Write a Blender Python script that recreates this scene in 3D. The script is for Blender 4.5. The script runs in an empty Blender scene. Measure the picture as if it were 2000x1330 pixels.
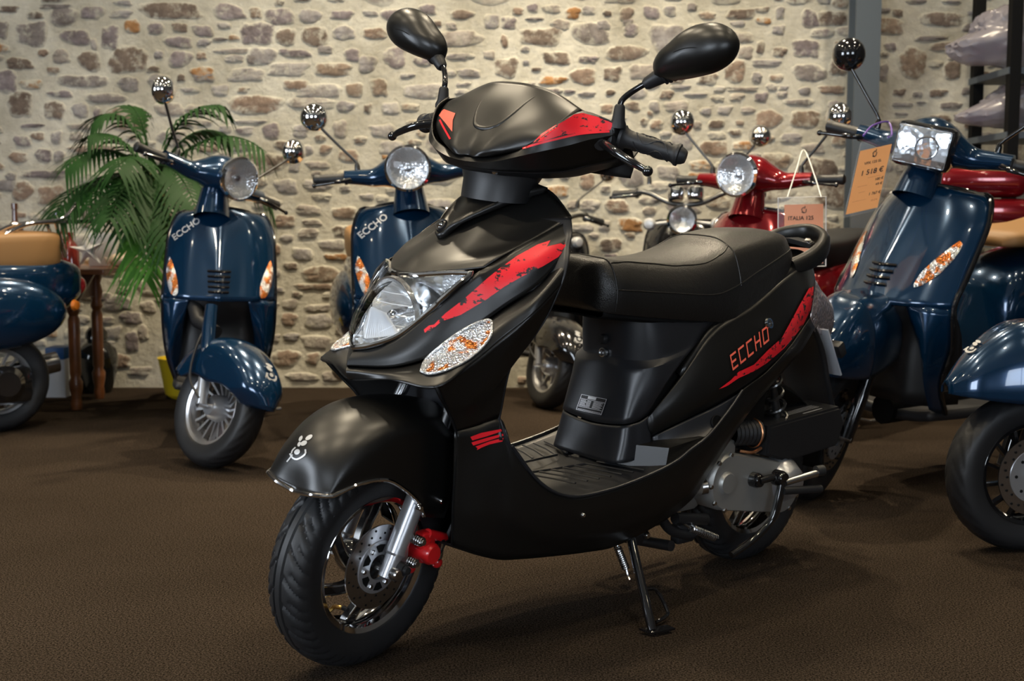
import bpy, bmesh, math, random
from mathutils import Vector, Matrix, noise
from mathutils.bvhtree import BVHTree
PI=math.pi
sin,cos=math.sin,math.cos
scene=bpy.context.scene
COL=scene.collection
random.seed(7)
V=Vector
# ------------------------------------------------------------------ camera
F=2430.0; CH=.888; TH=math.atan(239/F)
CAM=V((0,0,CH)); FWD=V((0,cos(TH),-sin(TH))); UPV=V((0,sin(TH),cos(TH)))
cd=bpy.data.cameras.new('camera'); cam=bpy.data.objects.new('camera',cd); COL.objects.link(cam)
cam.location=CAM; cam.rotation_euler=(PI/2-TH,0,0)
cd.sensor_width=36; cd.lens=36*F/2000; cd.clip_start=.05
cd.dof.use_dof=True; cd.dof.focus_distance=2.7; cd.dof.aperture_fstop=5.2
scene.camera=cam
scene.view_settings.view_transform='Standard'; scene.view_settings.look='None'
scene.view_settings.gamma=1; scene.view_settings.use_curve_mapping=False
def ray(px,py): return FWD+V((1,0,0))*((px-1000)/F)-UPV*((py-665)/F)
def gpt(px,py,z=0):
    d=ray(px,py); t=(z-CH)/d.z; return CAM+d*t
# ------------------------------------------------------------------ materials
MATS={}
def mat(name,col,rough=.5,metal=0,coat=0,spec=.5,bump=None,var=None,emit=None,alpha=1,sheen=0,coatr=.05,trans=0):
    m=bpy.data.materials.new(name); m.use_nodes=True; nt=m.node_tree; b=nt.nodes['Principled BSDF']
    b.inputs['Base Color'].default_value=(*col,1); b.inputs['Roughness'].default_value=rough
    b.inputs['Metallic'].default_value=metal; b.inputs['Coat Weight'].default_value=coat
    b.inputs['Coat Roughness'].default_value=coatr; b.inputs['Specular IOR Level'].default_value=spec
    b.inputs['Alpha'].default_value=alpha; b.inputs['Sheen Weight'].default_value=sheen
    b.inputs['Transmission Weight'].default_value=trans
    if emit: b.inputs['Emission Color'].default_value=(*emit[:3],1); b.inputs['Emission Strength'].default_value=emit[3]
    tc=None
    if bump or var:
        tc=nt.nodes.new('ShaderNodeTexCoord')
    if var: # (scale, amount)
        n=nt.nodes.new('ShaderNodeTexNoise'); n.inputs['Scale'].default_value=var[0]; n.inputs['Detail'].default_value=5
        nt.links.new(tc.outputs['Object'],n.inputs['Vector'])
        mx=nt.nodes.new('ShaderNodeMixRGB'); mx.inputs[1].default_value=(*[c*(1-var[1]) for c in col],1); mx.inputs[2].default_value=(*[min(1,c*(1+var[1])) for c in col],1)
        nt.links.new(n.outputs['Fac'],mx.inputs[0]); nt.links.new(mx.outputs[0],b.inputs['Base Color'])
    if bump: # (scale, strength, distance)
        n=nt.nodes.new('ShaderNodeTexNoise'); n.inputs['Scale'].default_value=bump[0]; n.inputs['Detail'].default_value=4
        nt.links.new(tc.outputs['Object'],n.inputs['Vector'])
        bp=nt.nodes.new('ShaderNodeBump'); bp.inputs['Strength'].default_value=bump[1]; bp.inputs['Distance'].default_value=bump[2]
        nt.links.new(n.outputs['Fac'],bp.inputs['Height']); nt.links.new(bp.outputs[0],b.inputs['Normal'])
    MATS[name]=m; return m
mat('matte_black',(.006,.0057,.0052),.35,0,.0,.55,bump=(900,.04,.001))
mat('panel_grey',(.015,.016,.019),.35,0,0,.6,bump=(600,.1,.001))
mat('black_plastic',(.012,.012,.013),.45)
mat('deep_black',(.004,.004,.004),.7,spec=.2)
mat('gloss_black',(.008,.008,.009),.12,0,1)
mat('rubber',(.014,.0145,.016),.48,bump=(250,.12,.002))
mat('rubber_light',(.02,.02,.022),.5)
mat('chrome',(.85,.85,.86),.06,1)
mat('steel',(.6,.6,.61),.25,1)
mat('alloy_rim',(.72,.72,.73),.28,.9)
mat('silver_paint',(.52,.53,.55),.3,.75)
mat('cast_alloy',(.42,.42,.40),.42,.7,bump=(300,.15,.001))
mat('dark_steel',(.12,.12,.12),.3,.9)
mat('brass',(.8,.5,.15),.3,1)
mat('copper',(.75,.36,.18),.35,1)
mat('red_paint',(.65,.012,.015),.3,0,.6)
mat('blue_paint',(.002,.028,.075),.2,.45,1,coatr=.03)
mat('blue_dark',(.006,.032,.06),.3,0,.4)
mat('wine_paint',(.24,.006,.012),.16,.4,1,coatr=.03)
mat('tan_leather',(.31,.165,.06),.55,bump=(120,.15,.002))
mat('amber',(.8,.22,.02),.25,0,.5)
mat('red_lens',(.5,.02,.02),.15,0,1)
mat('white_plastic',(.7,.7,.7),.4)
mat('silver_print',(.62,.63,.64),.35,.4)
mat('flute_white',(.9,.92,.95),.22,.35)
mat('plate_grey',(.50,.52,.55),.4,.2)
mat('grey_plastic',(.2,.205,.215),.45)
mat('yellow_plastic',(.75,.55,.02),.45)
mat('column_paint',(.085,.105,.125),.55,bump=(40,.05,.002))
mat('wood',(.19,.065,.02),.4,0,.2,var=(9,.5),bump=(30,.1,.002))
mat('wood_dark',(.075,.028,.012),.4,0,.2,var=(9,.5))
mat('cardboard',(.48,.27,.12),.8,var=(6,.12))
mat('tag_orange',(.93,.40,.13),.6)
mat('tag_peach',(.95,.42,.25),.6)
mat('tag_ink',(.03,.02,.02),.6)
mat('tag_line',(.55,.2,.06),.6)
mat('string_white',(.75,.75,.72),.7)
mat('ribbon_purple',(.12,.05,.35),.5)
mat('ceramic_black',(.012,.014,.014),.12,0,1,var=(20,.5))
mat('starfish',(.82,.80,.78),.7,bump=(90,.3,.004))
mat('bottle_red',(.28,.03,.02),.15,0,1)
mat('bottle_brown',(.09,.03,.012),.15,0,1)
mat('blue_plastic',(.02,.12,.35),.4)
mat('shell',(.75,.6,.45),.4,var=(30,.3))
mat('palm_green',(.010,.045,.007),.6,spec=.2,var=(3,.55))
mat('palm_light',(.06,.18,.02),.6,spec=.2,var=(5,.4))
mat('palm_stem',(.16,.17,.05),.6,var=(12,.4))
mat('glass_dark',(.02,.02,.02),.05,0,1)
def glassy(name,tint=(1,1,1),rough=.02,fac=.12,bump=None):
    m=bpy.data.materials.new(name); m.use_nodes=True; nt=m.node_tree
    for n in list(nt.nodes): nt.nodes.remove(n)
    o=nt.nodes.new('ShaderNodeOutputMaterial'); mx=nt.nodes.new('ShaderNodeMixShader')
    t=nt.nodes.new('ShaderNodeBsdfTransparent'); t.inputs[0].default_value=(*tint,1)
    g=nt.nodes.new('ShaderNodeBsdfGlossy'); g.inputs['Roughness'].default_value=rough
    fr=nt.nodes.new('ShaderNodeLayerWeight'); fr.inputs['Blend'].default_value=fac
    ad=nt.nodes.new('ShaderNodeMath'); ad.operation='ADD'; ad.inputs[1].default_value=fac*.4
    nt.links.new(fr.outputs['Fresnel'],ad.inputs[0]); nt.links.new(ad.outputs[0],mx.inputs[0])
    nt.links.new(t.outputs[0],mx.inputs[1]); nt.links.new(g.outputs[0],mx.inputs[2]); nt.links.new(mx.outputs[0],o.inputs[0])
    if bump:
        tc=nt.nodes.new('ShaderNodeTexCoord'); n=nt.nodes.new('ShaderNodeTexVoronoi'); n.inputs['Scale'].default_value=bump[0]
        bp=nt.nodes.new('ShaderNodeBump'); bp.inputs['Strength'].default_value=bump[1]; bp.inputs['Distance'].default_value=.002
        nt.links.new(tc.outputs['Object'],n.inputs['Vector']); nt.links.new(n.outputs['Distance'],bp.inputs['Height']); nt.links.new(bp.outputs[0],g.inputs['Normal'])
    MATS[name]=m
glassy('clear_lens',(.98,.99,1),.03,.05)
glassy('clear_sleeve',(.97,.97,.97),.2,.04)
# faceted reflector : chrome with voronoi facets, optional amber patches
def facet(name,scale,amber=False,strength=.6,base=(.88,.89,.9)):
    m=mat(name,base,.18,.72); nt=m.node_tree; b=nt.nodes['Principled BSDF']
    tc=nt.nodes.new('ShaderNodeTexCoord'); v=nt.nodes.new('ShaderNodeTexVoronoi'); v.inputs['Scale'].default_value=scale
    bp=nt.nodes.new('ShaderNodeBump'); bp.inputs['Strength'].default_value=strength; bp.inputs['Distance'].default_value=.004
    nt.links.new(tc.outputs['Object'],v.inputs['Vector']); nt.links.new(v.outputs['Distance'],bp.inputs['Height']); nt.links.new(bp.outputs[0],b.inputs['Normal'])
    if amber:
        n=nt.nodes.new('ShaderNodeTexNoise'); n.inputs['Scale'].default_value=amber; n.inputs['Detail'].default_value=3
        r=nt.nodes.new('ShaderNodeValToRGB'); r.color_ramp.elements[0].position=.49; r.color_ramp.elements[1].position=.55
        r.color_ramp.elements[0].color=(*base,1); r.color_ramp.elements[1].color=(.75,.22,.04,1)
        nt.links.new(tc.outputs['Object'],n.inputs['Vector']); nt.links.new(n.outputs['Fac'],r.inputs[0]); nt.links.new(r.outputs[0],b.inputs['Base Color'])
    return m
facet('lamp_facets',110,strength=.45); facet('lamp_facets_fine',220,strength=.5); facet('lamp_facets_amber',230,amber=26,strength=.9); MATS['lamp_facets_amber'].node_tree.nodes['Principled BSDF'].inputs['Metallic'].default_value=.85
facet('lamp_bowl',60,strength=.25); MATS['lamp_bowl'].node_tree.nodes['Principled BSDF'].inputs['Metallic'].default_value=.9
facet('lamp_chrome',45,strength=.35); MATS['lamp_chrome'].node_tree.nodes['Principled BSDF'].inputs['Metallic'].default_value=.93
facet('rear_facets',90,base=(.7,.6,.6))
# torn red decal
def torn(name,scale,lo,hi,vec=(1,1,1)):
    m=mat(name,(.9,.02,.03),.38); nt=m.node_tree; b=nt.nodes['Principled BSDF']
    tc=nt.nodes.new('ShaderNodeTexCoord'); mp=nt.nodes.new('ShaderNodeMapping'); mp.inputs['Scale'].default_value=vec
    n=nt.nodes.new('ShaderNodeTexNoise'); n.inputs['Scale'].default_value=scale; n.inputs['Detail'].default_value=6; n.inputs['Roughness'].default_value=.65
    r=nt.nodes.new('ShaderNodeValToRGB'); r.color_ramp.elements[0].position=lo; r.color_ramp.elements[1].position=hi
    r.color_ramp.elements[0].color=(.02,.018,.017,1); r.color_ramp.elements[1].color=(.9,.018,.03,1)
    nt.links.new(tc.outputs['Object'],mp.inputs[0]); nt.links.new(mp.outputs[0],n.inputs['Vector']); nt.links.new(n.outputs['Fac'],r.inputs[0]); nt.links.new(r.outputs[0],b.inputs['Base Color'])
    return m
torn('torn_red',45,.42,.44,(1,1,1.6)); torn('torn_red_more',38,.40,.42,(1,1,2)); mat('decal_red',(.9,.018,.03),.38); mat('decal_faded',(.95,.16,.10),.35)
# leather with wrinkles
m=mat('seat_leather',(.009,.0085,.008),.38,0,.0,.6); nt=m.node_tree; b=nt.nodes['Principled BSDF']
tc=nt.nodes.new('ShaderNodeTexCoord'); v=nt.nodes.new('ShaderNodeTexVoronoi'); v.inputs['Scale'].default_value=420
w=nt.nodes.new('ShaderNodeTexNoise'); w.inputs['Scale'].default_value=38; w.inputs['Detail'].default_value=6; w.inputs['Distortion'].default_value=1.5
mth=nt.nodes.new('ShaderNodeMath'); mth.operation='MULTIPLY_ADD'; mth.inputs[1].default_value=2.5
bp=nt.nodes.new('ShaderNodeBump'); bp.inputs['Strength'].default_value=.22; bp.inputs['Distance'].default_value=.002
nt.links.new(tc.outputs['Object'],v.inputs['Vector']); nt.links.new(tc.outputs['Object'],w.inputs['Vector'])
nt.links.new(w.outputs['Fac'],mth.inputs[0]); nt.links.new(v.outputs['Distance'],mth.inputs[2]); nt.links.new(mth.outputs[0],bp.inputs['Height']); nt.links.new(bp.outputs[0],b.inputs['Normal'])
# ------------------------------------------------------------------ objects
def meshobj(name,bm,m,parent=None,smooth=True,ang=38,solid=None,sub=0,recalc=True):
    if recalc: bmesh.ops.recalc_face_normals(bm,faces=bm.faces)
    if smooth:
        ca=math.radians(ang)
        for f in bm.faces: f.smooth=True
        for e in bm.edges:
            if len(e.link_faces)==2 and e.calc_face_angle(0)>ca: e.smooth=False
    me=bpy.data.meshes.new(name); bm.to_mesh(me); bm.free()
    me.materials.append(MATS[m] if isinstance(m,str) else m)
    o=bpy.data.objects.new(name,me); COL.objects.link(o)
    if parent: o.parent=parent
    if solid:
        s=o.modifiers.new('s','SOLIDIFY'); s.thickness=abs(solid); s.offset=-1 if solid>0 else 1
    if sub:
        s=o.modifiers.new('sub','SUBSURF'); s.levels=sub; s.render_levels=sub
    return o
def tag(o,label,cat,group=None,kind=None):
    if kind: o['kind']=kind
    if label: o['label']=label
    if cat: o['category']=cat
    if group: o['group']=group
    return o
def empty(name,label,cat,mw=None,group=None):
    o=bpy.data.objects.new(name,None); COL.objects.link(o); o.empty_display_size=.1
    if mw is not None: o.matrix_world=mw
    return tag(o,label,cat,group)
def setmat(o,m): o.data.materials.clear(); o.data.materials.append(MATS[m])
def cr(pts,seg,breaks=()):
    """Catmull-Rom resample of a point list, 'breaks' are indices with a broken tangent"""
    out=[]; n=len(pts)
    for i in range(n-1):
        p1,p2=pts[i],pts[i+1]
        p0=pts[i-1] if i>0 and i not in breaks else p1*2-p2
        p3=pts[i+2] if i+2<n and (i+1) not in breaks else p2*2-p1
        for k in range(seg):
            t=k/seg
            out.append(.5*((2*p1)+(p2-p0)*t+(2*p0-5*p1+4*p2-p3)*t*t+(3*p1-p0-3*p2+p3)*t**3))
    out.append(pts[-1].copy()); return out
def mir(v): return V((v.x,-v.y,v.z))
def gridverts(grid,sym=False,sr=5,sc=5,br=(),bc=()):
    rows=[]
    for r in grid:
        r=[V(p) for p in r]
        if sym:
            n=len(r); r=[mir(p) for p in reversed(r[1:])]+r
            b2=tuple([n-1+i for i in bc]+[n-1-i for i in bc])
        else: b2=tuple(bc)
        rows.append(cr(r,sc,b2))
    cols=list(zip(*rows)); cc=[cr(list(c),sr,tuple(br)) for c in cols]
    return [list(r) for r in zip(*cc)]
def patch(name,grid,m,parent,sym=False,sr=5,sc=5,br=(),bc=(),solid=.003,ref=V((.6,0,.5)),T=None,ang=38,mirror=False,keep=None,flip=False):
    if mirror: patch(name,grid,m,parent,sym,sr,sc,br,bc,solid,ref,T,ang,False,keep,True)
    g=gridverts(grid,sym,sr,sc,br,bc)
    bm=bmesh.new(); R,Cn=len(g),len(g[0])
    def add(fl):
        vs=[[bm.verts.new(mir(p) if fl else p) for p in r] for r in g]
        fs=[]
        for i in range(R-1):
            for j in range(Cn-1):
                q=[vs[i][j],vs[i][j+1],vs[i+1][j+1],vs[i+1][j]]
                fs.append(bm.faces.new(q))
        s=sum((f.normal_update() or f.normal.dot(f.calc_center_median()-V((ref.x,(-ref.y if fl else ref.y),ref.z))))*f.calc_area() for f in fs)
        if s<0:
            for f in fs: f.normal_flip()
    add(flip)
    if T: 
        for v in bm.verts: v.co=T(v.co)
    bmesh.ops.remove_doubles(bm,verts=bm.verts,dist=.00005)
    if keep is not None:
        bm.faces.ensure_lookup_table(); keep.append(BVHTree.FromBMesh(bm))
    return meshobj(name,bm,m,parent,ang=ang,solid=solid,recalc=False)
def frame_of(d):
    d=d.normalized(); a=V((0,0,1)) if abs(d.z)<.9 else V((1,0,0))
    x=d.cross(a).normalized(); return x,d.cross(x).normalized()
def a_tube(bm,path,r,n=12,cap=True,closed=False,flat=1.0):
    """r: number or list. flat: scales second axis"""
    P=[V(p) for p in path]; N=len(P); rs=r if isinstance(r,(list,tuple)) else [r]*N
    rings=[]; x=None
    for i in range(N):
        if closed: d=P[(i+1)%N]-P[i-1]
        else: d=P[min(i+1,N-1)]-P[max(i-1,0)]
        if d.length<1e-9: d=V((0,0,1))
        d.normalize()
        if x is None: x,y=frame_of(d)
        else:
            x=(x-d*x.dot(d)); 
            if x.length<1e-6: x,y=frame_of(d)
            x.normalize(); y=d.cross(x)
        rings.append([bm.verts.new(P[i]+(x*cos(2*PI*k/n)+y*sin(2*PI*k/n)*flat)*rs[i]) for k in range(n)])
    for i in range(N if closed else N-1):
        a,b=rings[i],rings[(i+1)%N]
        for k in range(n): bm.faces.new((a[k],a[(k+1)%n],b[(k+1)%n],b[k]))
    if cap and not closed:
        bm.faces.new(rings[0][::-1]); bm.faces.new(rings[-1])
def a_lathe(bm,prof,c,ax,n=32,a0=0,a1=2*PI,cap=False):
    """prof: list of (radius, height along ax)"""
    c=V(c); ax=V(ax).normalized(); x,y=frame_of(ax); full=abs(a1-a0-2*PI)<1e-6
    rings=[]
    for r,h in prof:
        if r<1e-6 and full: rings.append([bm.verts.new(c+ax*h)]); continue
        rings.append([bm.verts.new(c+ax*h+(x*cos(a0+(a1-a0)*k/n)+y*sin(a0+(a1-a0)*k/n))*r) for k in range(n if full else n+1)])
    for a,b in zip(rings,rings[1:]):
        L=max(len(a),len(b)); m=L if full else L-1
        for k in range(m):
            k2=(k+1)%L
            q=[a[0]] if len(a)==1 else [a[k],a[k2]]
            q+= [b[0]] if len(b)==1 else [b[k2],b[k]]
            if len(set(q))>2: bm.faces.new(q)
    if cap:
        for r in (rings[0],rings[-1]):
            if len(r)>2: bm.faces.new(r)
def a_box(bm,lo,hi,bev=.0,M=None,seg=2):
    lo=V(lo);hi=V(hi)
    r=bmesh.ops.create_cube(bm,size=1); vs=r['verts']
    for v in vs: v.co=V(((lo.x+hi.x)/2+v.co.x*(hi.x-lo.x),(lo.y+hi.y)/2+v.co.y*(hi.y-lo.y),(lo.z+hi.z)/2+v.co.z*(hi.z-lo.z)))
    if bev:
        es=list({e for v in vs for e in v.link_edges})
        r=bmesh.ops.bevel(bm,geom=es,offset=bev,segments=seg,affect='EDGES',profile=.5); vs=list({v for f in r['faces'] for v in f.verts}|{v for v in vs if v.is_valid})
    if M:
        for v in vs: v.co=M@v.co
def a_ell(bm,c,r,n=20,m=12,M=None):
    c=V(c); r0=bmesh.ops.create_uvsphere(bm,u_segments=n,v_segments=m,radius=1)
    for v in r0['verts']:
        p=V((v.co.x*r[0],v.co.y*r[1],v.co.z*r[2])); v.co=c+(M@p if M else p)
def a_prism(bm,pts,off,bev=0):
    """extrude polygon pts by vector off"""
    a=[bm.verts.new(V(p)) for p in pts]; b=[bm.verts.new(V(p)+V(off)) for p in pts]; n=len(a)
    fs=[bm.faces.new(a),bm.faces.new(b[::-1])]+[bm.faces.new((a[i],b[i],b[(i+1)%n],a[(i+1)%n])) for i in range(n)]
    if bev:
        bmesh.ops.recalc_face_normals(bm,faces=fs)
        bmesh.ops.bevel(bm,geom=list({e for f in fs[:2] for e in f.edges}),offset=bev,segments=2,affect='EDGES')
def loft(bm,secs,closed=True,cap=True):
    rings=[[bm.verts.new(p) for p in s] for s in secs]
    for a,b in zip(rings,rings[1:]):
        n=len(a)
        for k in range(n if closed else n-1): bm.faces.new((a[k],a[(k+1)%n],b[(k+1)%n],b[k]))
    if cap and closed: bm.faces.new(rings[0][::-1]); bm.faces.new(rings[-1])
def xf(bm,T):
    for v in bm.verts: v.co=T(v.co)
class G:
    """collects shapes then builds one mesh"""
    def __init__(s): s.bm=bmesh.new()
    def tube(s,*a,**k): a_tube(s.bm,*a,**k); return s
    def lathe(s,*a,**k): a_lathe(s.bm,*a,**k); return s
    def box(s,*a,**k): a_box(s.bm,*a,**k); return s
    def ell(s,*a,**k): a_ell(s.bm,*a,**k); return s
    def prism(s,*a,**k): a_prism(s.bm,*a,**k); return s
    def loft(s,*a,**k): loft(s.bm,*a,**k); return s
    def build(s,name,m,parent=None,T=None,**k):
        if T: xf(s.bm,T)
        return meshobj(name,s.bm,m,parent,**k)
def spring(bm,a,b,r,turns,wr,n=6):
    a=V(a);b=V(b); d=b-a; x,y=frame_of(d); N=turns*10
    a_tube(bm,[a+d*(k/N)+(x*cos(2*PI*turns*k/N)+y*sin(2*PI*turns*k/N))*r for k in range(N+1)],wr,n)
def text_polys(txt,bold=.0,size=1.0):
    """returns (verts2d, faces) of a text, via a font curve"""
    cu=bpy.data.curves.new('t','FONT'); cu.body=txt; cu.size=size; cu.offset=bold; cu.resolution_u=3
    o=bpy.data.objects.new('t',cu); COL.objects.link(o)
    dg=bpy.context.evaluated_depsgraph_get(); dg.update(); me=o.evaluated_get(dg).to_mesh()
    vs=[(v.co.x,v.co.y) for v in me.vertices]; fs=[tuple(p.vertices) for p in me.polygons]
    o.evaluated_get(dg).to_mesh_clear(); bpy.data.objects.remove(o); bpy.data.curves.remove(cu)
    return vs,fs
def text_on(name,txt,m,parent,org,ux,uy,h,bold=0,center=True,width=None,off=.0006):
    vs,fs=text_polys(txt,bold)
    if not vs: return
    x0=min(v[0] for v in vs);x1=max(v[0] for v in vs);y0=0;y1=max(v[1] for v in vs)
    s=h/max(.001,(y1-y0)); sx=s if width is None else width/(x1-x0)
    nrm=V(ux).cross(V(uy)).normalized(); bm=bmesh.new()
    cx=(x0+x1)/2 if center else x0
    vv=[bm.verts.new(V(org)+V(ux)*((v[0]-cx)*sx)+V(uy)*(v[1]*s)+nrm*off) for v in vs]
    for f in fs:
        try: bm.faces.new([vv[i] for i in f])
        except ValueError: pass
    return meshobj(name,bm,m,parent,smooth=False,recalc=False)
# =================================================================== MAIN SCOOTER
ga=gpt(650,1302); gb=gpt(1440,1086); bx=(ga-gb).normalized(); by=V((0,0,1)).cross(bx); LEAN=math.radians(3.3)
BX=bx; BY=by*cos(LEAN)-V((0,0,1))*sin(LEAN); BZ=V((0,0,1))*cos(LEAN)+by*sin(LEAN)
MW=Matrix((( BX.x,BY.x,BZ.x,gb.x),(BX.y,BY.y,BZ.y,gb.y),(BX.z,BY.z,BZ.z,gb.z),(0,0,0,1)))
MI=MW.inverted(); CL=MI@CAM; MI3=MI.to_3x3()
def L(px,py,y):
    d=MI3@ray(px,py); t=(y-CL.y)/d.y; return CL+d*t
RK=math.radians(25); SA=V((1.165,0,.2)); SU=V((-sin(RK),0,cos(RK)))
SR=Matrix.Rotation(math.radians(11),3,SU); SRI=SR.inverted(); CLH=SRI@(CL-SA)+SA
def ST(v): return SR@(V(v)-SA)+SA
def H(px,py,y):
    d=SRI@(MI3@ray(px,py)); t=(y-CLH.y)/d.y; return CLH+d*t
def GL(rows,f=L): return [[f(*p) for p in r] for r in rows]
sc=empty('motor_scooter','matte black motor scooter with red torn-stripe decals, leaning on its side stand in the foreground','scooter',MW)
sc.matrix_world=MW
hits=[]
def PP(name,rows,m='matte_black',f=L,**k): return patch(name,GL(rows,f),m,sc,keep=hits,**k)
def drape(name,poly_px,m,parent,off=.0012,dens=4.0,mirror=False,uvq=None,shapes=None):
    """lay thin polygons (given in picture points) on the bodywork meshes"""
    bm=bmesh.new()
    for pl in poly_px:
        vs=[bm.verts.new((p[0],-p[1],0)) for p in pl]
        bm.faces.new(vs)
    bmesh.ops.triangulate(bm,faces=bm.faces)
    for _ in range(6):
        es=[e for e in bm.edges if e.calc_length()>dens*2]
        if not es: break
        bmesh.ops.subdivide_edges(bm,edges=es,cuts=1)
        bmesh.ops.triangulate(bm,faces=[f for f in bm.faces if len(f.verts)>3])
    dead=[]
    for v in bm.verts:
        d=(MI3@ray(v.co.x,-v.co.y)).normalized(); best=None
        for h in hits:
            q,n,i,t=h.ray_cast(CL,d)
            if q is not None and (best is None or t<best[2]): best=(q,n,t)
        if best is None: dead.append(v); continue
        q,n,t=best
        if n.dot(d)>0: n=-n
        v.co=q+n*off
    bmesh.ops.delete(bm,geom=dead,context='VERTS')
    bmesh.ops.delete(bm,geom=[e for e in bm.edges if e.calc_length()>.05],context='EDGES')
    if mirror:
        b2=bm.copy()
        for v in b2.verts: v.co=mir(v.co)
        meshobj(name,b2,m,parent,recalc=False,ang=80)
    return meshobj(name,bm,m,parent,recalc=False,ang=80)
# ---- fairing
R0=[(690,686,0),(770,664,.065),(850,600,.112),(927,536,.147),(950,522,.152),(1030,473,.172),(1116,428,.19)]
R1=[(677,714,0),(770,716,.08),(850,692,.130),(925,642,.165),(985,600,.186),(1055,552,.212),(1113,482,.222)]
RM=[(680,702,0),(772,692,.078),(855,648,.128),(932,592,.160),(975,563,.176),(1045,513,.203),(1118,455,.212)]
f1=PP('front_fairing',[R0,RM,R1],sym=True,bc=(0,),sr=5,sc=5)
R1b=[(p[0],p[1]+3,p[2]-.004) for p in R1]
R2=[(682,742,0),(762,742,.10),(850,757,.198),(920,712,.203),(985,658,.215),(1045,610,.24),(1100,552,.24)]
RN=[(676,727,0),(764,728,.092),(850,722,.166),(925,676,.188),(985,628,.204),(1050,580,.234),(1110,515,.236)]
PP('nose_panel',[R1b,RN,R2],sym=True,bc=(0,),sr=5,sc=5,br=())
S3=[[(850,757,.198),(920,712,.203),(985,658,.215),(1045,610,.24),(1100,552,.24)],
    [(858,777,.188),(914,755,.195),(965,718,.205),(1014,672,.215),(1072,615,.226)],
    [(870,800,.178),(912,790,.186),(948,765,.194),(985,733,.2),(1040,665,.212)],
    [(880,820,.168),(912,814,.172),(940,794,.176),(967,768,.183),(1000,715,.196)],
    [(888,842,.160),(912,836,.163),(935,829,.166),(957,822,.169),(978,815,.172)]]
PP('side_fairing',S3,mirror=True)
# skirt
SKc=[[(888,844,.160),(886,920,.150),(882,990,.138),(880,1064,.12)],
 [(935,831,.166),(935,930,.168),(930,1010,.162),(925,1080,.14)],
 [(978,817,.172),(982,900,.182),(975,1000,.178),(970,1093,.15)],
 [(1000,872,.188),(1010,950,.19),(1010,1020,.188),(1020,1092,.155)],
 [(1055,943,.2),(1065,1000,.2),(1070,1050,.19),(1085,1086,.155)],
 [(1112,970,.203),(1120,1010,.203),(1130,1050,.192),(1150,1078,.155)],
 [(1180,960,.203),(1188,1000,.203),(1195,1040,.192),(1205,1066,.155)],
 [(1250,936,.203),(1262,975,.203),(1278,1010,.19),(1290,1022,.155)],
 [(1315,905,.2),(1330,940,.198),(1345,965,.185),(1352,975,.155)],
 [(1350,878,.195),(1365,900,.193),(1378,918,.18),(1384,925,.155)],
 [(1385,850,.188),(1398,860,.187),(1411,872,.175),(1416,876,.155)],
 [(1425,800,.177),(1440,805,.175),(1455,808,.165),(1460,810,.15)],
 [(1450,763,.168),(1464,764,.166),(1490,764,.158),(1496,765,.145)],
 [(1496,728,.168),(1507,728,.167),(1526,726,.155),(1531,725,.14)],
 [(1539,682,.162),(1548,683,.16),(1560,684,.15),(1568,682,.13)],
 [(1582,622,.122),(1586,628,.12),(1590,636,.11),(1592,640,.10)]]
PP('side_skirt',SKc,mirror=True,bc=(2,),m='matte_black')
LTop=[L(*c[0]) for c in SKc]; LBot=[L(*c[3]) for c in SKc]
# belly under the skirts
patch('belly_pan',[[V((p.x,0,p.z-.005)),V((p.x,p.y*.6,p.z-.006)),p] for p in LBot[:11]],'deep_black',sc,sym=True,ref=V((.6,0,.9)),keep=hits)
# inner apron (behind front wheel) 
fr=[L(*p) for p in [(850,757,.198),(888,842,.160),(886,920,.150),(882,990,.138),(880,1064,.12)]]
patch('inner_apron',[[V((p.x-.10,0,p.z+.02)),V((p.x-.085,p.y*.6,p.z+.01)),p] for p in fr],'deep_black',sc,sym=True,ref=V((.4,0,.4)),solid=.004)
lip=[L(*p) for p in [(684,743,0),(762,743,.10),(849,758,.197)]]
patch('nose_underside',[lip,[V((1.14,0,.60)),V((1.12,.09,.60)),V((1.10,.16,.57))],[V((1.02,0,.58)),V((1.02,.08,.56)),V((1.02,.14,.53))]],'deep_black',sc,sym=True,ref=V((1.1,0,.9)))
# inner leg shield
led=[L(*p) for p in [(1116,428,.19),(1118,455,.212),(1113,482,.222),(1110,515,.236),(1100,552,.24),(1072,615,.226),(1040,665,.212),(1000,715,.196),(978,815,.172),(982,860,.18)]]
patch('inner_leg_shield',[[V((p.x+.035,0,p.z-.004)),V((p.x+.03,p.y*.6,p.z-.004)),V((p.x+.01,p.y*.93,p.z)),p] for p in led],'panel_grey',sc,sym=True,ref=V((1.2,0,.7)),keep=hits)
# hood
HD=[[(972,350,0),(1035,362,.06),(1078,380,.11),(1117,425,.188)],
    [(930,395,0),(985,410,.065),(1035,430,.115),(1075,448,.178)],
    [(868,458,0),(915,468,.065),(975,478,.118),(1030,472,.170)],
    [(815,500,0),(860,508,.06),(920,505,.115),(985,497,.162)],
    [(783,534,0),(812,533,.04),(880,529,.10),(945,522,.150)]]
PP('front_cowl',HD,sym=True,sr=6,sc=6)
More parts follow.
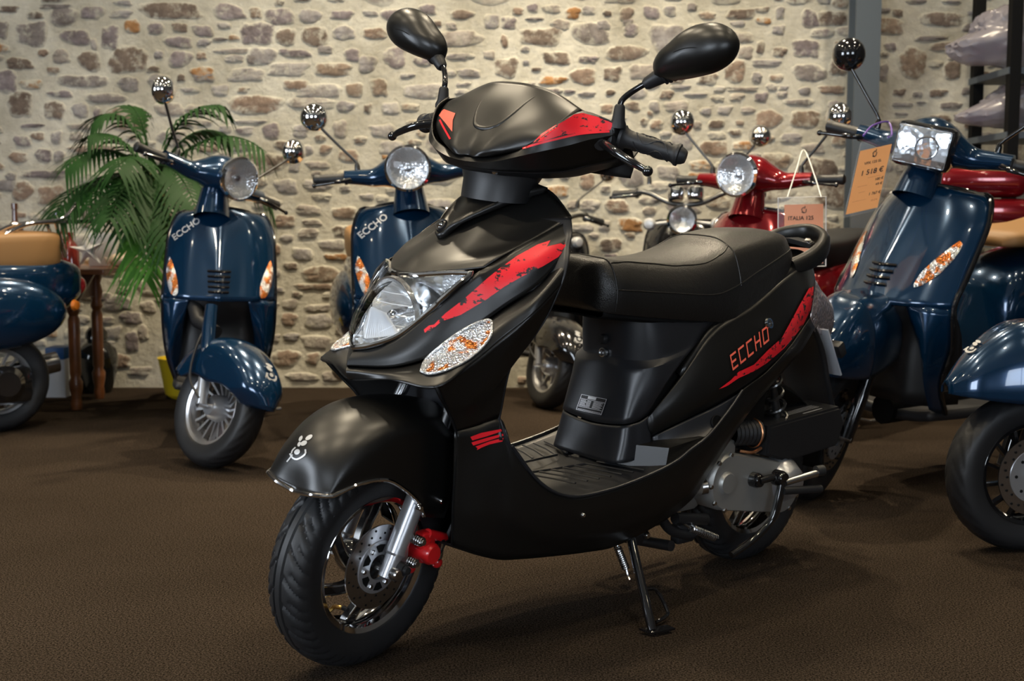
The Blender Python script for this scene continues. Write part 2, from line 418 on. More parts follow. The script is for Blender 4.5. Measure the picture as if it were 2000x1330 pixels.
# raised centre panel on the cowl
CP=[[(978,347,0),(1032,358,.055),(1078,374,.105)],
    [(940,390,0),(985,388,.045),(1040,380,.09)],
    [(905,425,0),(930,420,.028),(968,406,.06)],
    [(880,448,0),(890,444,.014),(905,432,.028)],
    [(862,466,0),(868,464,.008),(876,458,.014)]]
cp=GL(CP); 
for r in cp:
    for p in r: p.x+=.012; p.z+=.008
patch('cowl_centre_panel',cp,'matte_black',sc,sym=True,keep=hits,solid=.014)
bp_=L(871,450,0)+V((.014,0,.012)); nb=V((.7,0,.55)).normalized()
G().lathe([(0,.0065),(.006,.006),(.0085,.003),(.0095,-.004)],bp_,nb,20).build('cowl_bolt','chrome',sc)
G().lathe([(.0105,-.002),(.0135,.001),(.0145,-.004)],bp_,nb,20).build('bolt_washer','black_plastic',sc)
# ---- headlight
HLo=[(760,510,-.01),(783,538,0),(812,537,.04),(880,533,.10),(922,534,.142),(855,594,.11),(772,658,.062),(692,679,0)]
tipv=L(692,680,0)
lens_rows=GL([[(783,537,0),(812,537,.04),(880,533,.10),(924,534,.143)],
              [(748,573,0),(795,582,.055),(852,568,.098),(905,550,.138)],
              [(716,618,0),(765,630,.058),(822,605,.098),(882,570,.128)],
              [(698,655,0),(740,655,.045),(800,632,.083),(862,588,.116)],
              [(692,679,0),(728,673,.035),(782,653,.068),(845,603,.107)]])
for r in lens_rows[1:4]:
    for i,p in enumerate(r):
        p.x+=.012*(1-i/4)
patch('headlight_lens',lens_rows,'clear_lens',sc,sym=True,solid=.0025,bc=(0,))
o_edge=[lens_rows[0][0],lens_rows[0][1],lens_rows[0][2],lens_rows[0][3]]
side=[lens_rows[i][3] for i in range(1,5)]+[lens_rows[4][2],lens_rows[4][1],lens_rows[4][0]]
loopL=cr(o_edge,5)+cr([o_edge[-1]]+side,5)[1:]
full=loopL+[mir(p) for p in reversed(loopL[1:-1])]
g=G(); g.tube([p+V((.002,0,0)) for p in full],.0055,8,closed=True); g.build('headlight_rim','chrome',sc)
# bucket: lens boundary pulled back into the body
bk=bmesh.new(); c0=V((1.06,0,.73))
rings=[]
for k,(f,dx) in enumerate(((1,0),(.93,-.035),(.8,-.075),(.4,-.095))):
    rings.append([c0*(1-f)+p*f+V((dx,0,-.01*k)) for p in full])
loft(bk,rings,True,False); bk.faces.new([v for v in list(bk.verts)[-len(full):]])
meshobj('headlight_bucket',bk,'lamp_chrome',sc,recalc=False)
fwd=V((.93,0,-.1)).normalized(); hc=V((1.072,0,.706))
g=G(); g.lathe([(0,-.01)]+[(.072*t,.055*t*t) for t in (.2,.35,.5,.65,.8,.9,1)]+[(.076,.056),(.076,.045)],hc,fwd,40); g.build('reflector_bowl','lamp_bowl',sc)
g=G()
for q in range(-2,3): g.tube([hc+fwd*.052+V((0,-.066*math.sqrt(1-(q*.33)**2),.021*q)),hc+fwd*.058+V((0,0,.021*q)),hc+fwd*.052+V((0,.066*math.sqrt(1-(q*.33)**2),.021*q))],.0012,5)
g.build('lens_ribs','flute_white',sc)
G().lathe([(0,.066),(.006,.065),(.011,.058),(.012,.0),(.012,-.01)],hc,fwd,20).build('headlight_bulb','chrome',sc)
g=G()
for s in (1,-1):
    for q in (0,):
        c=V((1.035,.098*s,.765)); d=V((.8,.3*s,.1)).normalized()
        g.lathe([(0,0),(.012,.002),(.024,.01),(.030,.022)],c,d,24)
        g.lathe([(0,.03),(.005,.028),(.006,0)],c,d,12)
g.build('position_lamp','lamp_facets_fine',sc)
# lower fluted reflector wings
g=G()
for s in (1,-1):
    a=V((1.188,0.001*s,.655)); b=V((1.150,.060*s,.668)); c=V((1.160,.026*s,.706)); d=V((1.172,.001*s,.716))
    n=14
    for k in range(n):
        t0=k/n;t1=(k+1)/n;tm=(t0+t1)/2; lo=a.lerp(b,t0);hi=d.lerp(c,t0);lo1=a.lerp(b,t1);hi1=d.lerp(c,t1);off=V((.006,0,.002))
        lm=a.lerp(b,tm)+off;hm=d.lerp(c,tm)+off
        v=[g.bm.verts.new(x) for x in (lo,lm,lo1,hi1,hm,hi)]
        g.bm.faces.new((v[0],v[1],v[4],v[5])); g.bm.faces.new((v[1],v[2],v[3],v[4]))
g.build('fluted_reflector','flute_white',sc,solid=.001,smooth=False)
# ---- turn signals
def almond(pts,c,bulge,k=1.0):
    rings=[]
    n=V((.45,.85,.05)).normalized()
    for f in (1,.92,.75,.5,.25,.0):
        rings.append([c+(p-c)*f*k+n*bulge*(1-f*f) for p in pts])
    return rings
tsp=[(823,727,.190),(832,705,.192),(860,676,.196),(895,650,.202),(930,631,.209),(955,627,.214),(961,634,.217),(957,658,.219),(936,684,.218),(905,708,.214),(870,725,.206),(840,732,.198)]
def surf(px,py,off=0):
    d=(MI3@ray(px,py)).normalized(); best=None
    for h in hits:
        q,n,i,t=h.ray_cast(CL,d)
        if q is not None and (best is None or t<best[2]): best=(q,n,t)
    q,n,t=best
    if n.dot(d)>0: n=-n
    return q+n*off
tp=cr([surf(p[0],p[1],.003) for p in tsp+[tsp[0]]],3)[:-1]; tcn=surf(893,680,.004)
for s in (1,-1):
    f=(lambda v:v) if s==1 else mir
    root=None
    for nm,m_,bu,kk in (('turn_signal','lamp_facets_amber',.004,.97),('signal_lens','clear_lens',.012,1.0),):
        bm=bmesh.new(); rg=almond([f(p) for p in tp],f(tcn),0,kk); nn=V((.45,.85*s,.05)).normalized()
        for ff,r in zip((1,.92,.75,.5,.25,.0),rg):
            for i in range(len(r)): r[i]=r[i]+nn*bu*(1-ff*ff)
        loft(bm,rg,True,False)
        bmesh.ops.remove_doubles(bm,verts=bm.verts,dist=.0001)
        o=meshobj(nm,bm,m_,root or sc)
        if root is None:
            root=o
            g=G(); g.tube([f(p)+nn*.001 for p in tp],.0028,8,closed=True); g.build('signal_rim','lamp_facets_fine',root)
# ---- decals on the fairing
drape('fairing_stripe',[[(828,644),(838,636),(848,634),(870,612),(905,585),(950,545),(975,525),(1010,500),(1050,478),(1075,470),(1068,482),(1102,474),(1106,482),(1090,502),(1060,520),(1020,540),(985,560),(950,585),(900,615),(862,628),(842,646),(830,650)]],'torn_red',sc,mirror=True)
dc=[[(918,853),(940,845),(978,838),(980,842),(950,852),(922,860)],[(920,864),(950,855),(982,847),(983,851),(955,860),(924,870)],[(928,872),(955,862),(983,855),(981,862),(955,868),(940,874),(931,879),(932,875)]]
drape('scratch_mark',dc,'decal_red',sc,mirror=True)
# ---- lower seam line highlights / screws
for nm,px,py,y,r in (('skirt_screw',1139,1006,.204,.006),):
    for s in (1,-1):
        c=L(px,py,y); c.y*=s
        G().lathe([(0,.004),(.6*r,.004),(r,0),(r,-.004)],c,(0,s,0),14).build(nm,'steel',sc)
# ---- footboard
fb=[]
for i in range(2,11):
    p=LTop[i]; zz=min(p.z,.34)+.0 if i in(4,5,6,7) else p.z-.004
    fb.append([V((p.x,0,zz-.006)),V((p.x,p.y*.5,zz-.006)),V((p.x,p.y*.93,p.z-.008)),V((p.x,p.y*.985,p.z)),p])
patch('footboard',fb,'panel_grey',sc,sym=True,ref=V((.6,0,-1)),keep=hits)
rb=G()
for s in (1,-1):
    for k in range(7):
        x0=.80-.035*k; rb.tube([V((x0,.05*s,.343)),V((x0-.025,.11*s,.342)),V((x0-.035,.165*s,.343))],.0035,6,flat=.6)
    rb.tube(cr([V((.87,.03*s,.36)),V((.80,.035*s,.342)),V((.62,.05*s,.342))],4),.003,6)
rb.build('floor_mat_ribs','panel_grey',sc)
rim=G(); 
for s in (1,-1): rim.tube([V((p.x,p.y*s,p.z+.001)) for p in cr(LTop[3:13],5)],.0035,8)
rim.build('footboard_edge','panel_grey',sc)
# ---- seat pedestal cover
PD=[[(1182,605,0),(1228,610,.07),(1290,618,.115),(1395,628,.13)],
    [(1182,650,0),(1228,660,.07),(1290,660,.12),(1375,650,.132)],
    [(1182,690,0),(1228,703,.07),(1290,700,.122),(1360,672,.135)],
    [(1176,706,0),(1224,722,.078),(1282,716,.128),(1345,690,.139)],
    [(1168,760,0),(1222,768,.088),(1272,758,.125),(1308,740,.137)],
    [(1156,822,0),(1213,828,.095),(1246,822,.113),(1266,808,.118)]]
PP('pedestal_cover',PD,m='panel_grey',sym=True,br=(2,3),sc=6)
PB=[[(1156,825,0),(1213,831,.094),(1246,825,.112),(1268,812,.117)],
    [(1150,855,0),(1208,868,.098),(1246,858,.117),(1270,840,.121)],
    [(1145,893,0),(1200,905,.10),(1244,897,.12),(1275,875,.124)]]
PP('pedestal_base',PB,m='panel_grey',sym=True,sc=6)
kh=L(1177,662,0)
G().lathe([(0,.006),(.009,.005),(.012,0),(.012,-.006)],kh,(1,0,.1),20).build('bag_hook','black_plastic',sc)
kh=L(1180,688,0)+V((.004,0,0))
g=G(); g.lathe([(.008,.004),(.011,.003),(.012,-.004),(0,-.004)],kh,(1,0,.1),20); g.box(kh+V((.002,-.001,-.005)),kh+V((.006,.001,.005))); g.build('seat_lock','steel',sc)
# warning sticker
def quadmap(q,u,v):
    a=V((*q[0],0)).lerp(V((*q[1],0)),u); b=V((*q[3],0)).lerp(V((*q[2],0)),u); c=a.lerp(b,v); return (c.x,c.y)
def rects(q,rs): return [[quadmap(q,*p) for p in ((x0,y0),(x1,y0),(x1,y1),(x0,y1))] for x0,y0,x1,y1 in rs]
sq=[(1138,770),(1188,780),(1177,811),(1127,800)]
drape('warning_sticker',rects(sq,[(0,0,1,1)]),'black_plastic',sc,off=.0035)
rr=[(0,0,1,.03),(0,.97,1,1),(0,0,.02,1),(.98,0,1,1),(0,.24,.98,.27),(.05,.9,.95,.93),(.28,.04,.6,.2),(.04,.74,.96,.77)]
for k in range(6): rr+=[(.05,.31+k*.07,.25+.03*(k%3),.345+k*.07),(.3,.31+k*.07,.46,.345+k*.07),(.55,.31+k*.07,.92-.05*(k%2),.345+k*.07)]
drape('sticker_print',rects(sq,rr),'silver_print',bpy.data.objects['warning_sticker'],off=.0042,dens=8)
# ---- tail side panels
TL=[[(1264,818,.118),(1330,735,.132),(1395,645,.136),(1465,600,.137),(1527,548,.125),(1560,525,.105),(1586,516,.07)],
    [(1266,832,.121),(1338,765,.147),(1408,700,.156),(1478,652,.158),(1540,598,.146),(1574,556,.117),(1591,536,.075)],
    [(1269,843,.122),(1345,798,.152),(1415,752,.166),(1485,700,.17),(1545,640,.158),(1580,590,.126),(1592,560,.085)],
    [(1272,850,.119),(1335,820,.143),(1400,789,.156),(1449,761,.163),(1497,725,.164),(1540,679,.158),(1584,612,.115)]]
PP('tail_side_panel',TL,m='matte_black',mirror=True,sc=6,sr=6)
tt=GL([TL[0]])[0]
patch('tail_top',[[V((p.x-.0,0,p.z+.035)),V((p.x,p.y*.6,p.z+.03)),p] for p in tt[1:]],'matte_black',sc,sym=True,ref=V((.2,0,.3)),keep=hits)
tb=[V(p) for p in (L(1586,516,.07),L(1591,536,.075),L(1592,560,.085),L(1584,612,.115))]
patch('tail_end',[[V((p.x-.04,0,p.z)),V((p.x-.028,p.y*.6,p.z)),p] for p in tb],'matte_black',sc,sym=True,ref=V((.2,0,.6)),keep=hits)
# lower grey side panel with the round hole
LS=[[(1274,853,.118),(1335,823,.141),(1400,792,.153),(1448,765,.16)],
    [(1276,872,.122),(1332,852,.15),(1395,826,.164),(1443,786,.165)],
    [(1280,886,.13),(1328,878,.165),(1385,852,.178),(1432,802,.172)]]
PP('rear_foot_panel',LS,m='panel_grey',mirror=True)
for s in (1,-1):
    c=L(1401,826,.168); c.y*=s
    G().lathe([(0,.001),(.014,.001),(.017,.003),(.019,0)],c,V((.1,s,.35)),22).build('footrest_hole','deep_black',sc)
# stepped passenger foot blocks
for s in (1,-1):
    g=G(); zt=.388
    pts=[L(1212,870,.088),L(1306,890,.178)]; pts[0].z=pts[1].z=zt
    a,b=pts; c=V((a.x-.13,a.y+.02,zt+.01)); d=V((b.x-.12,b.y,zt+.012))
    top=[a,b,d,c]; bot=[V((p.x+(.012 if i<2 else 0),p.y,.325)) for i,p in enumerate(top)]
    for q in (top,bot):
        for p in q: p.y*=s
    g.loft([bot,top],True,True); g.build('foot_block','matte_black',sc,ang=20)
# ---- ECCHO lettering and stripe on the tail
def seg_text(q,widths):
    """segment-built letters E C C H O in a skewed box; q = px quad TL,TR,BR,BL"""
    t=.17; out=[]
    L5={'E':[(0,0,t,1),(0,0,1,.14),(0,.43,.85,.57),(0,.86,1,1)],'C':[(0,0,t,1),(0,0,1,.14),(0,.86,1,1)],'H':[(0,0,t,1),(1-t,0,1,1),(0,.43,1,.57)],'O':[(0,0,t,1),(1-t,0,1,1),(0,0,1,.14),(0,.86,1,1)]}
    w=1/5.0
    for i,ch in enumerate('ECCHO'):
        for x0,y0,x1,y1 in L5[ch]: out.append(((i+x0*.72)*w,y0,(i+x1*.72)*w,y1))
    return rects(q,out)
drape('brand_lettering',seg_text([(1423,694),(1501,632),(1504,662),(1429,724)],0),'decal_faded',sc,dens=6,mirror=False,off=.0042)
drape('tail_stripe',[[(1401,760),(1425,742),(1440,726),(1470,712),(1497,684),(1524,660),(1542,628),(1558,598),(1577,564),(1586,560),(1585,580),(1580,605),(1565,635),(1550,655),(1528,680),(1495,708),(1470,724),(1440,738),(1418,753)]],'torn_red',sc,off=.0042,mirror=True)
for s in (1,-1):
    c=L(1502,632,.158); c.y*=s
    G().lathe([(0,-.008),(.008,-.008),(.009,.004),(.0125,.004),(.014,-.002)],c,V((-.1,s,.3)),20).build('seat_lock_barrel' if s==1 else 'side_grommet','chrome' if s==1 else 'black_plastic',sc)
# ---- seat
def seatsec(x,zt,w,zs,zb,wl=None,dip=0):
    wl=wl or w
    half=[V((x,0,zt)),V((x,w*.45,zt-.003)),V((x,w*.8,zs+.012)),V((x,w*1.0,zs-.012)),V((x,wl*1.04,(zs+zb)/2)),V((x,wl*1.0,zb+.008)),V((x,wl*.86,zb)),V((x,0,zb))]
    f=half+[mir(p) for p in reversed(half[1:-1])]
    return f
secs=[(.660,.775,.045,.765,.712,.05),(.654,.796,.075,.78,.70,.082),(.638,.809,.096,.79,.690,.103),(.60,.808,.108,.79,.685,.118),(.52,.800,.113,.783,.676,.125),(.43,.797,.119,.779,.667,.132),(.35,.806,.124,.785,.66,.136),(.28,.824,.125,.800,.654,.138),(.245,.841,.124,.812,.652,.138),(.225,.851,.122,.820,.656,.137),(.15,.863,.118,.832,.682,.132),(.06,.866,.11,.840,.722,.122),(.005,.862,.098,.838,.755,.106),(-.03,.852,.075,.832,.785,.08),(-.045,.836,.045,.822,.80,.048)]
rows=[seatsec(*s) for s in secs]; rows=[r+[r[0]] for r in rows]
sr2=[cr(r,4)[:-1] for r in rows]; cols=[cr(list(c),5) for c in zip(*sr2)]; sfull=list(zip(*cols))
bm=bmesh.new(); loft(bm,[list(s) for s in sfull]); hits.append(BVHTree.FromBMesh(bm)); seat=meshobj('seat',bm,'seat_leather',sc)
# seams
sb=BVHTree.FromObject(seat,bpy.context.evaluated_depsgraph_get())
def seam_on(pts,r=.0022,seg=8,inset=.0):
    P=cr([V(p) for p in pts],seg); out=[]
    for p in P:
        q,n,i,d=sb.find_nearest(p); out.append(q+n*.0004)
    return out
g=G()
for s in (1,-1):
    g.tube(seam_on([(.625,.0,.83),(.625,.06*s,.82),(.622,.10*s,.80),(.622,.125*s,.75),(.622,.125*s,.69)]),.002,6)
    g.tube(seam_on([(.625,.12*s,.742),(.48,.13*s,.731),(.33,.14*s,.722),(.25,.14*s,.738),(.16,.14*s,.772),(.037,.12*s,.81),(-.03,.08*s,.82)]),.0018,6)
    g.tube(seam_on([(.238,0,.87),(.238,.06*s,.86),(.236,.115*s,.83),(.234,.14*s,.79),(.232,.145*s,.74)]),.002,6)
    g.tube(seam_on([(.625,.10*s,.805),(.52,.095*s,.81),(.42,.11*s,.80),(.33,.118*s,.80),(.26,.112*s,.83),(.24,.10*s,.85)]),.0018,6)
g.build('seat_piping','seat_leather',seat)
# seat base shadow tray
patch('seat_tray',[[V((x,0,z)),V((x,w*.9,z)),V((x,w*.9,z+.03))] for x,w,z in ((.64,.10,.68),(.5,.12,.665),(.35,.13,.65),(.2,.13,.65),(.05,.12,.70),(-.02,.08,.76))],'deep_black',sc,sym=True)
# ---- grab rail
def band(path,w,h,n=14):
    pass
rp=[V((-.02,.096,.775)),V((-.085,.10,.79)),V((-.14,.093,.812)),V((-.188,.064,.836)),V((-.214,0,.848))]
rp=rp+[mir(p) for p in reversed(rp[:-1])]
rp=cr(rp,5); bm=bmesh.new(); R_=[]
ctr=V((-.05,0,.8))
for i,p in enumerate(rp):
    d=(rp[min(i+1,len(rp)-1)]-rp[max(i-1,0)]).normalized(); out=(V((p.x,p.y,0))-V((-.06,0,0))); out=(out-d*out.dot(d)).normalized(); up=d.cross(out).normalized()
    if up.z<0: up=-up
    e=abs(i/(len(rp)-1)-.5)*2; k=1-.35*e**3
    R_.append([p+out*(.015*k*cos(a)*(1.15 if cos(a)>0 else 1))+up*(.027*k*(abs(sin(a))**.7)*(1 if sin(a)>0 else -1))-out*.006*sin(a) for a in [2*PI*j/14 for j in range(14)]])
loft(bm,R_); hits.append(BVHTree.FromBMesh(bm)); rail=meshobj('grab_rail','x' and bm,'matte_black',sc)
G().prism([V((-.055,.055,.842)),V((-.11,.082,.828)),V((-.15,.066,.833)),V((-.17,0,.84)),V((-.15,-.066,.833)),V((-.11,-.082,.828)),V((-.055,-.055,.842))],(0,0,-.012),bev=.002).build('rail_bracket','panel_grey',sc)
for s in (1,-1):
    G().lathe([(0,.008),(.006,.008),(.0085,.004),(.012,.001),(.012,-.004)],(-.125,.062*s,.834),(0,0,1),16).build('rail_bolt','chrome',sc)
# ---- rear lamp cluster, plate, mudguard
RLt=[[(1588,540,.075),(1596,552,.07),(1603,565,.05),(1610,580,.0)],
     [(1588,575,.088),(1600,580,.08),(1612,590,.05),(1624,600,.0)],
     [(1584,612,.105),(1598,618,.09),(1612,622,.05),(1626,632,.0)],
     [(1583,640,.10),(1594,650,.08),(1606,655,.05),(1618,660,.0)]]
g4=[list(reversed([L(*p) for p in r])) for r in RLt]
patch('rear_lamp',g4,'rear_facets',sc,sym=True,ref=V((.2,0,.65)))
mg=[[V((-.12,0,.66)),V((-.12,.09,.65))],[V((-.20,0,.56)),V((-.20,.085,.55))],[V((-.25,0,.46)),V((-.245,.08,.455))],[V((-.30,0,.36)),V((-.295,.075,.36))]]
patch('rear_mudguard',mg,'black_plastic',sc,sym=True,ref=V((0,0,.5)),solid=.006)
pm=Matrix.Translation(V((-.262,0,.535)))@Matrix.Rotation(math.radians(31),4,'Y')
G().box((-.003,-.075,-.075),(.003,.075,.075),.001,M=pm).build('plate_holder','plate_grey',sc)
g=G(); g.box((-.03,.05,-.02),(-.002,.09,.02),.004,M=pm); g.build('plate_light','black_plastic',sc)
# rear inner fender
g=G(); g.lathe([(.25,-.07),(.262,-.05),(.262,.05),(.25,.07)],(0,0,.213),(0,1,0),28,a0=0,a1=PI)
if sum(v.co.z for v in g.bm.verts)/len(g.bm.verts)<.213: xf(g.bm,lambda v:V((v.x,v.y,.426-v.z)))
if max(v.co.x for v in g.bm.verts)-max(-v.co.x for v in g.bm.verts)>.1 or min(v.co.z for v in g.bm.verts)<.1: xf(g.bm,lambda v:V((v.z-.213,v.y,.213+abs(v.x))))
g.build('rear_inner_fender','deep_black',sc,solid=.004)
G().box((.05,-.11,.35),(.5,.11,.62),.03).build('frame_core','deep_black',sc)
# ================= wheels
def tyre_mesh(bm,c,R,r_in,w,na=288,groove=.0055,style=0,side=1):
    """tyre about y axis"""
    prof=[]; hw=w/2
    P=[V((r_in,-hw*.72,0)),V((r_in+.006,-hw*.86,0)),V((r_in+(R-r_in)*.45,-hw*1.0,0)),V((R-.020,-hw*.93,0)),V((R-.007,-hw*.66,0)),V((R-.001,-hw*.3,0)),V((R,0,0))]
    P=P+[V((p.x,-p.y,0)) for p in reversed(P[:-1])]
    P=cr(P,7 if na>200 else 4); c=V(c); rings=[]
    def ss(x,a,b,e=.035): return max(0,min(1,(x-a)/e))*max(0,min(1,(b-x)/e))
    for k in range(na):
        a=2*PI*k/na; ring=[]
        for p in P:
            r=p.x; y=p.y; u=abs(y)/hw
            if r>R-.03 and groove:
                t=(a*24/(2*PI)+ (u*1.1 if style==0 else u*u*1.6)+(.5 if y>0 else 0))%1
                gz=0
                if style==0:
                    gz=max(ss(t,0,.24,.09)*ss(u,.22,2,.04),ss(u,.14,.25,.04),ss(t,.5,.7,.08)*ss(u,.5,2,.05)*.8)
                else:
                    gz=ss(t,0,.3,.12)*ss(u,.12,.93,.06)
                r-=groove*gz
            ring.append(bm.verts.new(c+V((cos(a)*r,y,sin(a)*r))))
        rings.append(ring)
    n=len(P)
    for k in range(na):
        A_,B_=rings[k],rings[(k+1)%na]
        for j in range(n-1): bm.faces.new((A_[j],A_[j+1],B_[j+1],B_[j]))
def rim_lip(bm,c,r,y,s):
    a_lathe(bm,[(r-.016,y-.012*s),(r-.012,y-.004*s),(r-.002,y),(r+.003,y-.004*s),(r+.003,y-.012*s),(r-.006,y-.02*s)],c,(0,1,0),64)
AX=V((1.195,0,.213))
fw=G()
for s in (1,-1): rim_lip(fw.bm,AX,.141,.040*s,s)
fw.lathe([(.139,-.03),(.132,-.022),(.125,-.012),(.125,.012),(.132,.022),(.139,.03)],AX,(0,1,0),64)
FWm=fw.build('front_wheel','chrome',sc,T=ST)
g=G(); tyre_mesh(g.bm,AX,.2145,.138,.098); g.build('tyre','rubber',FWm,T=ST)
def spokes(n,r0,r1,twist,w,th,y0,y1,c,chrome_edge=False,mat_='gloss_black'):
    g=G(); ge=G()
    for k in range(n):
        a0=2*PI*k/n
        A_=[];B_=[]
        for j in range(9):
            t=j/8; r=r0+(r1-r0)*t; a=a0+twist*math.sin(t*PI/2)*1.0; ww=w*(1.1-.5*t+.5*t*t)
            y=y0+(y1-y0)*t; rad=V((cos(a),0,sin(a))); tg=V((-sin(a),0,cos(a)))
            p=V(c)+rad*r+V((0,y,0))
            A_.append([p+tg*ww+V((0,th,0)),p-tg*ww+V((0,th,0)),p-tg*ww-V((0,th,0)),p+tg*ww-V((0,th,0))])
            B_.append(p+tg*ww+V((0,th,0)))
        g.loft(A_)
        ge.tube(B_,.0022,6)
        ge.tube([q[1] for q in A_],.0022,6)
    return g,ge
g1,g2=spokes(6,.035,.131,.75,.011,.009,.012,.0,AX)
g1.build('spokes','gloss_black',FWm,T=ST,ang=30); g2.build('spoke_edges','chrome',FWm,T=ST)
G().lathe([(0,-.045),(.03,-.045),(.036,-.03),(.040,.0),(.036,.03),(.03,.036),(0,.036)],AX,(0,1,0),36).build('hub','gloss_black',FWm,T=ST)
# brake disc
dcx=AX+V((0,.047,0))
g=G(); g.lathe([(.052,-.002),(.052,.002),(.086,.002),(.086,-.002),(.052,-.002)],dcx,(0,1,0),64); bd=g.build('brake_disc','steel',FWm,T=ST)
g=G(); g.lathe([(.026,-.004),(.026,.004),(.054,.003),(.054,-.003),(.026,-.004)],dcx+V((0,.001,0)),(0,1,0),48); g.build('disc_carrier','silver_paint',FWm,T=ST)
g=G()
for k in range(36):
    a=2*PI*k/36; r=.060+(k%3)*.009
    g.lathe([(0,.0005),(.0024,.0004),(.0024,-.001)],dcx+V((cos(a)*r,.0023,sin(a)*r)),(0,1,0),8)
for k in range(6):
    a=2*PI*(k+.5)/6
    g.prism([dcx+V((cos(a+d)*r,.005,sin(a+d)*r)) for r,d in ((.032,-.15),(.047,-.26),(.048,0),(.047,.26),(.032,.15))],(0,.001,0))
g.build('disc_holes','deep_black',FWm,T=ST,smooth=False)
g=G()
for k in range(6):
    a=2*PI*k/6; g.lathe([(0,.005),(.004,.005),(.0055,.003),(.0055,0)],dcx+V((cos(a)*.041,.004,sin(a)*.041)),(0,1,0),6)
g.build('disc_bolts','steel',FWm,T=ST,smooth=False)
a=math.radians(-42)
vb=AX+V((cos(a)*.128,.012,sin(a)*.128)); g=G(); g.tube(cr([vb,vb-V((cos(a)*.02,-.006,sin(a)*.02)),vb+V((.004,.03,.026)),vb+V((.0,.045,.028))],4),[.0042]*13,8); g.build('tyre_valve','brass',FWm,T=ST)
G().lathe([(0,.006),(.0045,.006),(.0048,-.008),(0,-.008)],vb+V((0,.052,.028)),(0,1,0),10).build('valve_cap','black_plastic',FWm,T=ST)
# fork legs
for s in (1,-1):
    f0=V((1.198,.074*s,.20)); up=SU
    g=G(); g.tube([f0,f0+up*.045,f0+up*.05,f0+up*.30],[.0165,.0165,.0205,.0205],24)
    fk=g.build('fork_leg','silver_paint',sc,T=ST)
    G().tube([f0+up*.29,f0+up*.42-V((0,.012*s,0))],.013,16).build('fork_stanchion','steel',fk,T=ST)
    if s==1: 
        G().prism([f0+V((-.022,.004,.06)),f0+V((-.040,.004,.11)),f0+V((-.058,.004,.10)),f0+V((-.056,.004,.01)),f0+V((-.02,.004,-.004))],(0,-.012,0),bev=.002).build('caliper_bracket','silver_paint',fk,T=ST)
g=G(); g.tube([AX+V((0,-.10,0)),AX+V((0,.095,0))],.008,12); g.lathe([(0,.012),(.010,.011),(.013,.006),(.013,-.004)],AX+V((-.045+.045,.095,0)),(0,1,0),12); g.build('front_axle','steel',sc,T=ST)
G().lathe([(0,.03),(.012,.029),(.014,.02),(.014,0)],H(778,1108,.085)-V((0,.01,0)),(0,1,0),14).build('axle_cap','rubber',sc,T=ST)
# caliper
cc=H(833,1078,.085)
g=G(); g.lathe([(0,.022),(.018,.022),(.0225,.016),(.0225,-.03),(0,-.03)],cc,(0,1,0),24)
g.tube([H(835,1042,.085),H(868,1050,.085)],.0105,14); g.box(cc+V((-.018,-.02,-.02)),cc+V((.02,.008,.044)),.006)
g.tube([H(830,1055,.085),H(833,1080,.085)],.013,12); g.ell(H(853,1098,.08),(.012,.012,.012)); g.ell(H(803,1110,.09),(.010,.008,.010))
g.build('brake_caliper','red_paint',sc,T=ST)
g=G()
for px,py in ((813,1054),(800,1096)):
    c=H(px,py,.092); spring(g.bm,c-V((0,.004,0)),c+V((0,.018,0)),.0085,4,.0022); g.lathe([(0,.022),(.006,.022),(.006,0)],c,(0,1,0),12)
g.build('caliper_bolt','steel',sc,T=ST)
G().lathe([(0,.014),(.008,.013),(.010,.004),(.010,-.012)],H(788,1112,.098),(0,1,0),14).build('rubber_boot','rubber',sc,T=ST)
g=G(); g.tube(cr([H(855,1092,.085),H(862,1070,.09),H(880,1035,.09),H(893,1000,.09),H(892,960,.08),H(880,900,.06)],5),.0052,10); g.build('brake_hose','rubber_light',sc,T=ST)
g=G(); g.tube([H(857,1090,.087),H(864,1052,.09)],.0062,10); g.build('hose_fitting','steel',sc,T=ST)
# front fender
FE=[[(575,960,0),(590,885,0),(638,825,0),(705,786,0),(780,772,0),(850,785,0),(893,815,0)],
    [(603,966,.045),(628,902,.048),(678,845,.052),(745,808,.056),(815,798,.06),(865,815,.06),(895,850,.06)],
    [(633,969,.078),(672,918,.086),(722,872,.092),(780,838,.096),(835,828,.097),(872,848,.096),(897,880,.09)],
    [(646,969,.086),(695,935,.095),(752,905,.101),(808,880,.102),(850,880,.102),(875,900,.10),(893,930,.095)],
    [(655,967,.089),(705,944,.096),(757,938,.100),(797,962,.100),(818,985,.100),(828,1008,.097),(868,1012,.09)]]
fb_=patch('front_fender',GL(FE,H),'matte_black',sc,sym=False,mirror=False,T=None,keep=None,sr=1,sc=1)
bpy.data.objects.remove(fb_)
FEg=GL(FE,H); FEt=[list(c) for c in zip(*FEg)]  # stations, each mid->edge
patch('front_fender',FEt,'matte_black',sc,sym=True,T=ST,keep=hits,ref=V((1.2,0,.3)),bc=(),sr=6,sc=5)
edge=[FEt[0][i] for i in range(4)]+[FEt[i][4] for i in range(0,6)]
edge=cr(edge,4); g=G(); g.tube([mir(p) for p in reversed(edge[1:])]+edge,.0042,8); g.build('fender_chrome_trim','chrome',sc,T=ST)
for s in (1,-1):
    c=H(820,993,.105); c.y*=s
    G().lathe([(0,.005),(.005,.005),(.0065,.002),(.0065,-.004)],c,(0,s,0),12).build('fender_screw','chrome',sc,T=ST)
    c=H(862,978,.10); c.y*=s
    G().lathe([(0,.005),(.005,.005),(.0065,.002),(.0065,-.004)],c,(0,s,0),12).build('fender_screw','chrome',sc,T=ST)
